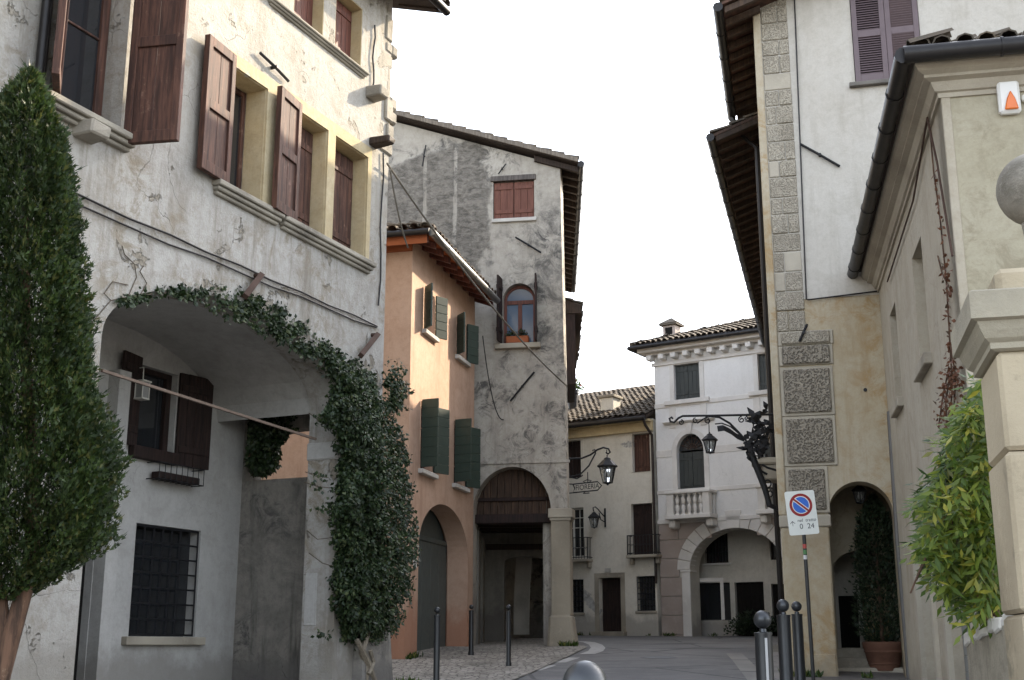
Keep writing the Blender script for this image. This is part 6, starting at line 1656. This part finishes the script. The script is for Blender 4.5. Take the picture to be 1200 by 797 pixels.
# ivy hanging over the garden wall inside the portico opening
hv = thing('hanging_ivy', 'dark ivy hanging over the grey garden wall behind the portico pillar', 'ivy', LFs.w(1.4, gw, -.2))
hp_ = [(293, 488), (305, 478), (325, 470), (348, 468), (353, 480), (350, 500), (338, 508), (328, 520), (326, 545), (312, 556), (298, 556), (288, 542), (292, 515)]
P = []
while len(P) < 3400:
    x, y = rng.uniform(285, 356), rng.uniform(466, 558)
    if in_poly(x, y, hp_):
        k = 17.6 + rng.uniform(0, .55); P.append(tuple(at_y(x, y, k)))
n = len(P); leaves('foliage', P, rng.normal(size=(n, 3)) * .7 + [0, 0, -.7], rng.normal(size=(n, 3)) + [0, -1, .2], rng.uniform(.05, .10, n), rng.uniform(.04, .08, n), MT['ivy'], hv)
m = MB(); m.tube([at_y(290, 540, 17.7), at_y(300, 505, 17.75), at_y(330, 478, 17.8), at_y(350, 470, 17.9)], .02, 6); m.build('stem', MT['bark'], hv)

# wisteria over the low wall: pinnate leaves of about eleven leaflets
wv = thing('wisteria', 'yellow green wisteria spilling over the low wall beside the gate pier', 'climbing plant', (3.25, 7.6, gz(7.6)))
wp = [(1160, 432), (1140, 440), (1126, 470), (1108, 500), (1096, 530), (1084, 560), (1070, 585), (1066, 605), (1074, 625), (1068, 655), (1082, 680), (1100, 700), (1118, 722), (1136, 736), (1150, 728), (1168, 716), (1186, 706), (1192, 640), (1186, 560), (1178, 500), (1168, 450)]
def pinnate(count, ylo, yhi, seed):
    r = np.random.default_rng(seed); P, D, N2, L, Wd = [], [], [], [], []
    got = 0
    while got < count:
        x, y = r.uniform(1062, 1195), r.uniform(430, 740)
        if not in_poly(x, y, wp): continue
        if ylo < 7.5 and mnoise.noise(Vector((x * .045, y * .06, 2.0))) < -.12: continue
        got += 1
        Y = r.uniform(ylo, yhi); b = np.array(at_y(x + 12, 432 + (y - 432) * .92, Y))
        a = np.array([-.75 + r.normal() * .45, -.25 + r.normal() * .35, -.50 + r.normal() * .40]); a /= np.linalg.norm(a)
        up = np.array([r.normal() * .25, -.45 + r.normal() * .25, .85]); sd = np.cross(a, up); sd /= np.linalg.norm(sd); up = np.cross(sd, a)
        ln = r.uniform(.26, .42); k = 5; b0 = b - a * ln * .6
        for i in range(k):
            t = .25 + .75 * i / k; c = b0 + a * ln * t + np.array([0, 0, -.10 * t * t]) * ln * 2
            for sgn in (-1, 1):
                P.append(c); D.append(a * .62 + sd * sgn * .85 + np.array([0, 0, -.30]) + r.normal(size=3) * .22); N2.append(up + r.normal(size=3) * .4); L.append(r.uniform(.07, .14)); Wd.append(r.uniform(.022, .034))
        P.append(b0 + a * ln + np.array([0, 0, -.2 * ln])); D.append(a + np.array([0, 0, -.3])); N2.append(up); L.append(r.uniform(.06, .09)); Wd.append(.028)
    return P, D, N2, np.array(L), np.array(Wd)
leaves('foliage', *pinnate(300, 7.3, 7.9, 4), MT['wist'], wv, fold=.12)
leaves('shade_toned_foliage', *pinnate(380, 7.9, 8.5, 9), MT['wist_dark'], wv, fold=.12)
m = MB()
for i in range(10):
    x = 1170 - i * 7; m.tube([at_y(1165 + R(-8, 8), 735 - R(0, 20), 7.8), at_y(1160 - i * 5, 620 + R(-20, 20), 7.8), at_y(x - 20, 520 + i * 14, 7.7), at_y(x - 40, 560 + i * 15, 7.6)], [.016, .012, .008, .005], 6)
m.build('vine_stems', MT['bark'], wv, smooth=True)
# withered creeper on the ochre house
rc_ = thing('withered_creeper', 'withered reddish creeper clinging to the street wall of the ochre house', 'climbing plant', QF.w(6.3, 1.5, .02))
m = MB()
ln = [[(1089, 142), (1094, 200), (1102, 260), (1109, 330), (1113, 400), (1116, 450), (1113, 500)], [(1109, 330), (1104, 320), (1099, 300)], [(1113, 400), (1120, 440), (1118, 480)], [(1112, 430), (1104, 470), (1100, 500)], [(1114, 440), (1108, 470), (1110, 500)]]
for pts in ln: m.tube([QF.w(*QF.at(x, y, .02), .02) for x, y in pts], .009, 5)
m.build('stem', MT['bark'], rc_)
P = []
for y0, y1, w, k in ((300, 345, 4, 40), (345, 430, 3, 50), (430, 500, 11, 260), (200, 300, 2, 30)):
    for _ in range(k):
        y = rng.uniform(y0, y1); xm = np.interp(y, [142, 200, 260, 330, 400, 450, 500], [1089, 1094, 1102, 1109, 1113, 1115, 1110]); x = xm + rng.normal() * w * .6
        P.append(tuple(QF.w(*QF.at(x, y, .04), .04)))
n = len(P); leaves('leaves', P, rng.normal(size=(n, 3)) + [0, 0, -.8], np.array([[*QF.n, 0]]) + rng.normal(size=(n, 3)) * .6, rng.uniform(.04, .075, n), rng.uniform(.025, .05, n), MT['redleaf'], rc_)
# potted cypress
pcx = thing('potted_cypress', 'dark clipped cypress growing in the large terracotta pot in the archway', 'tree', (pc.x, pY, pt2.z - .05))
m = MB(); m.tube([(pc.x, pY, pt2.z - .15), (pc.x, pY, pt2.z + 1.6)], [.035, .012], 8); m.build('trunk', MT['bark'], pcx)
prow = [(756, 8), (745, 24), (720, 27), (690, 26), (660, 24), (630, 21), (605, 15), (590, 5), (582, 1)]
pzv = np.array([at_y(1037, y, pY).z for y, w in prow]); pwv = np.array([w * pY / 1480 for y, w in prow])
n = 5200; zz = rng.uniform(pzv[0], pzv[-1], n); ph = rng.uniform(0, 2 * pi, n); r_ = np.interp(zz, pzv, pwv) * (1 - rng.beta(1, 3, n) * .6) * (1 + .15 * rng.normal(size=n))
P = np.stack([pc.x + r_ * np.cos(ph), pY + r_ * np.sin(ph), zz], 1); out = np.stack([np.cos(ph), np.sin(ph), np.zeros(n)], 1)
leaves('crown', P, out * .8 + [0, 0, .8] + rng.normal(size=(n, 3)) * .4, unit(n), rng.uniform(.05, .11, n), rng.uniform(.03, .06, n), MT['cyp'], pcx, shape='spray')
# plants in the window planter, pot on the far roof, shrubs by the palace door
def clump(name, c, r, n, mat, par, sz=(.03, .07)):
    u = unit(n); u[:, 2] = abs(u[:, 2]); P = np.array(c)[None] + u * np.array(r)[None] * rng.uniform(.3, 1, (n, 1))
    return leaves(name, P, u + rng.normal(size=(n, 3)) * .4, unit(n), rng.uniform(*sz, n), rng.uniform(sz[0] * .7, sz[1] * .7, n), mat, par)
s_ = CH.at(606, 402, .08)[0]
for ds in (-.14, .10): clump('plant', CH.w(s_ + ds, vz0 + .16, .0), (.14, .12, .16), 160, MT['ivy'], pb2)
RT = at_y(671, 458, 46.0)
fpt = thing('flower_pot', 'dark pot of pink flowers standing on the roof of the cream house', 'flower pot', (RT.x, RT.y, RT.z - .4))
m = MB(); m.lathe((RT.x, RT.y, RT.z - .75), [(.16, 0), (.22, .6), (.25, .62), (.25, .75), (.2, .72)], 16); m.build('pot', MT['gutter'], fpt)
clump('foliage', (RT.x + .05, RT.y, RT.z), (.35, .3, .5), 260, MT['wist_dark'], fpt, (.06, .14)); clump('flowers', (RT.x + .1, RT.y, RT.z + .1), (.4, .3, .6), 40, leafmat('pink_petals', (.55, .12, .22), (.6, .25, .3)), fpt, (.06, .1))
sh = thing('shrub', 'low dark shrub beside the palace arcade door', 'shrub', (*PF.w(PF.at(890, 742, -.9)[0], 0, -.9).xy, gz(40)))
b_ = PF.w(PF.at(885, 742, -1.0)[0], gz(40) + .1, -1.0); clump('foliage', b_, (1.0, .5, .75), 1500, MT['cyp'], sh, (.06, .13))

# weeds and moss along the foot of the walls
P = []
def foot(fr, s0, s1, d0, k):
    for _ in range(k):
        s = rng.uniform(s0, s1)
        if mnoise.noise(Vector((s * 1.7, d0, 3))) < .05: continue
        q = fr.w(s, 0, d0 + abs(rng.normal()) * .05); P.append((q.x, q.y, gz(q.y) + .01))
foot(PF, -4, -.1, .02, 500); foot(PF, .1, 2, .04, 250); foot(OF, .0, .7, .02, 120); foot(CH, -.5, .2, .32, 160); foot(RF, -.1, 1.2, .18, 260); foot(LF, -.8, .4, .36, 160)
n = len(P); w_ = leaves('weeds', P, rng.normal(size=(n, 3)) * .5 + [0, 0, 1], rng.normal(size=(n, 3)), rng.uniform(.05, .16, n), rng.uniform(.02, .05, n), MT['wist_dark'])
w_['kind'] = 'stuff'; w_['label'] = 'scattered weeds growing along the foot of the walls'; w_['category'] = 'weeds'
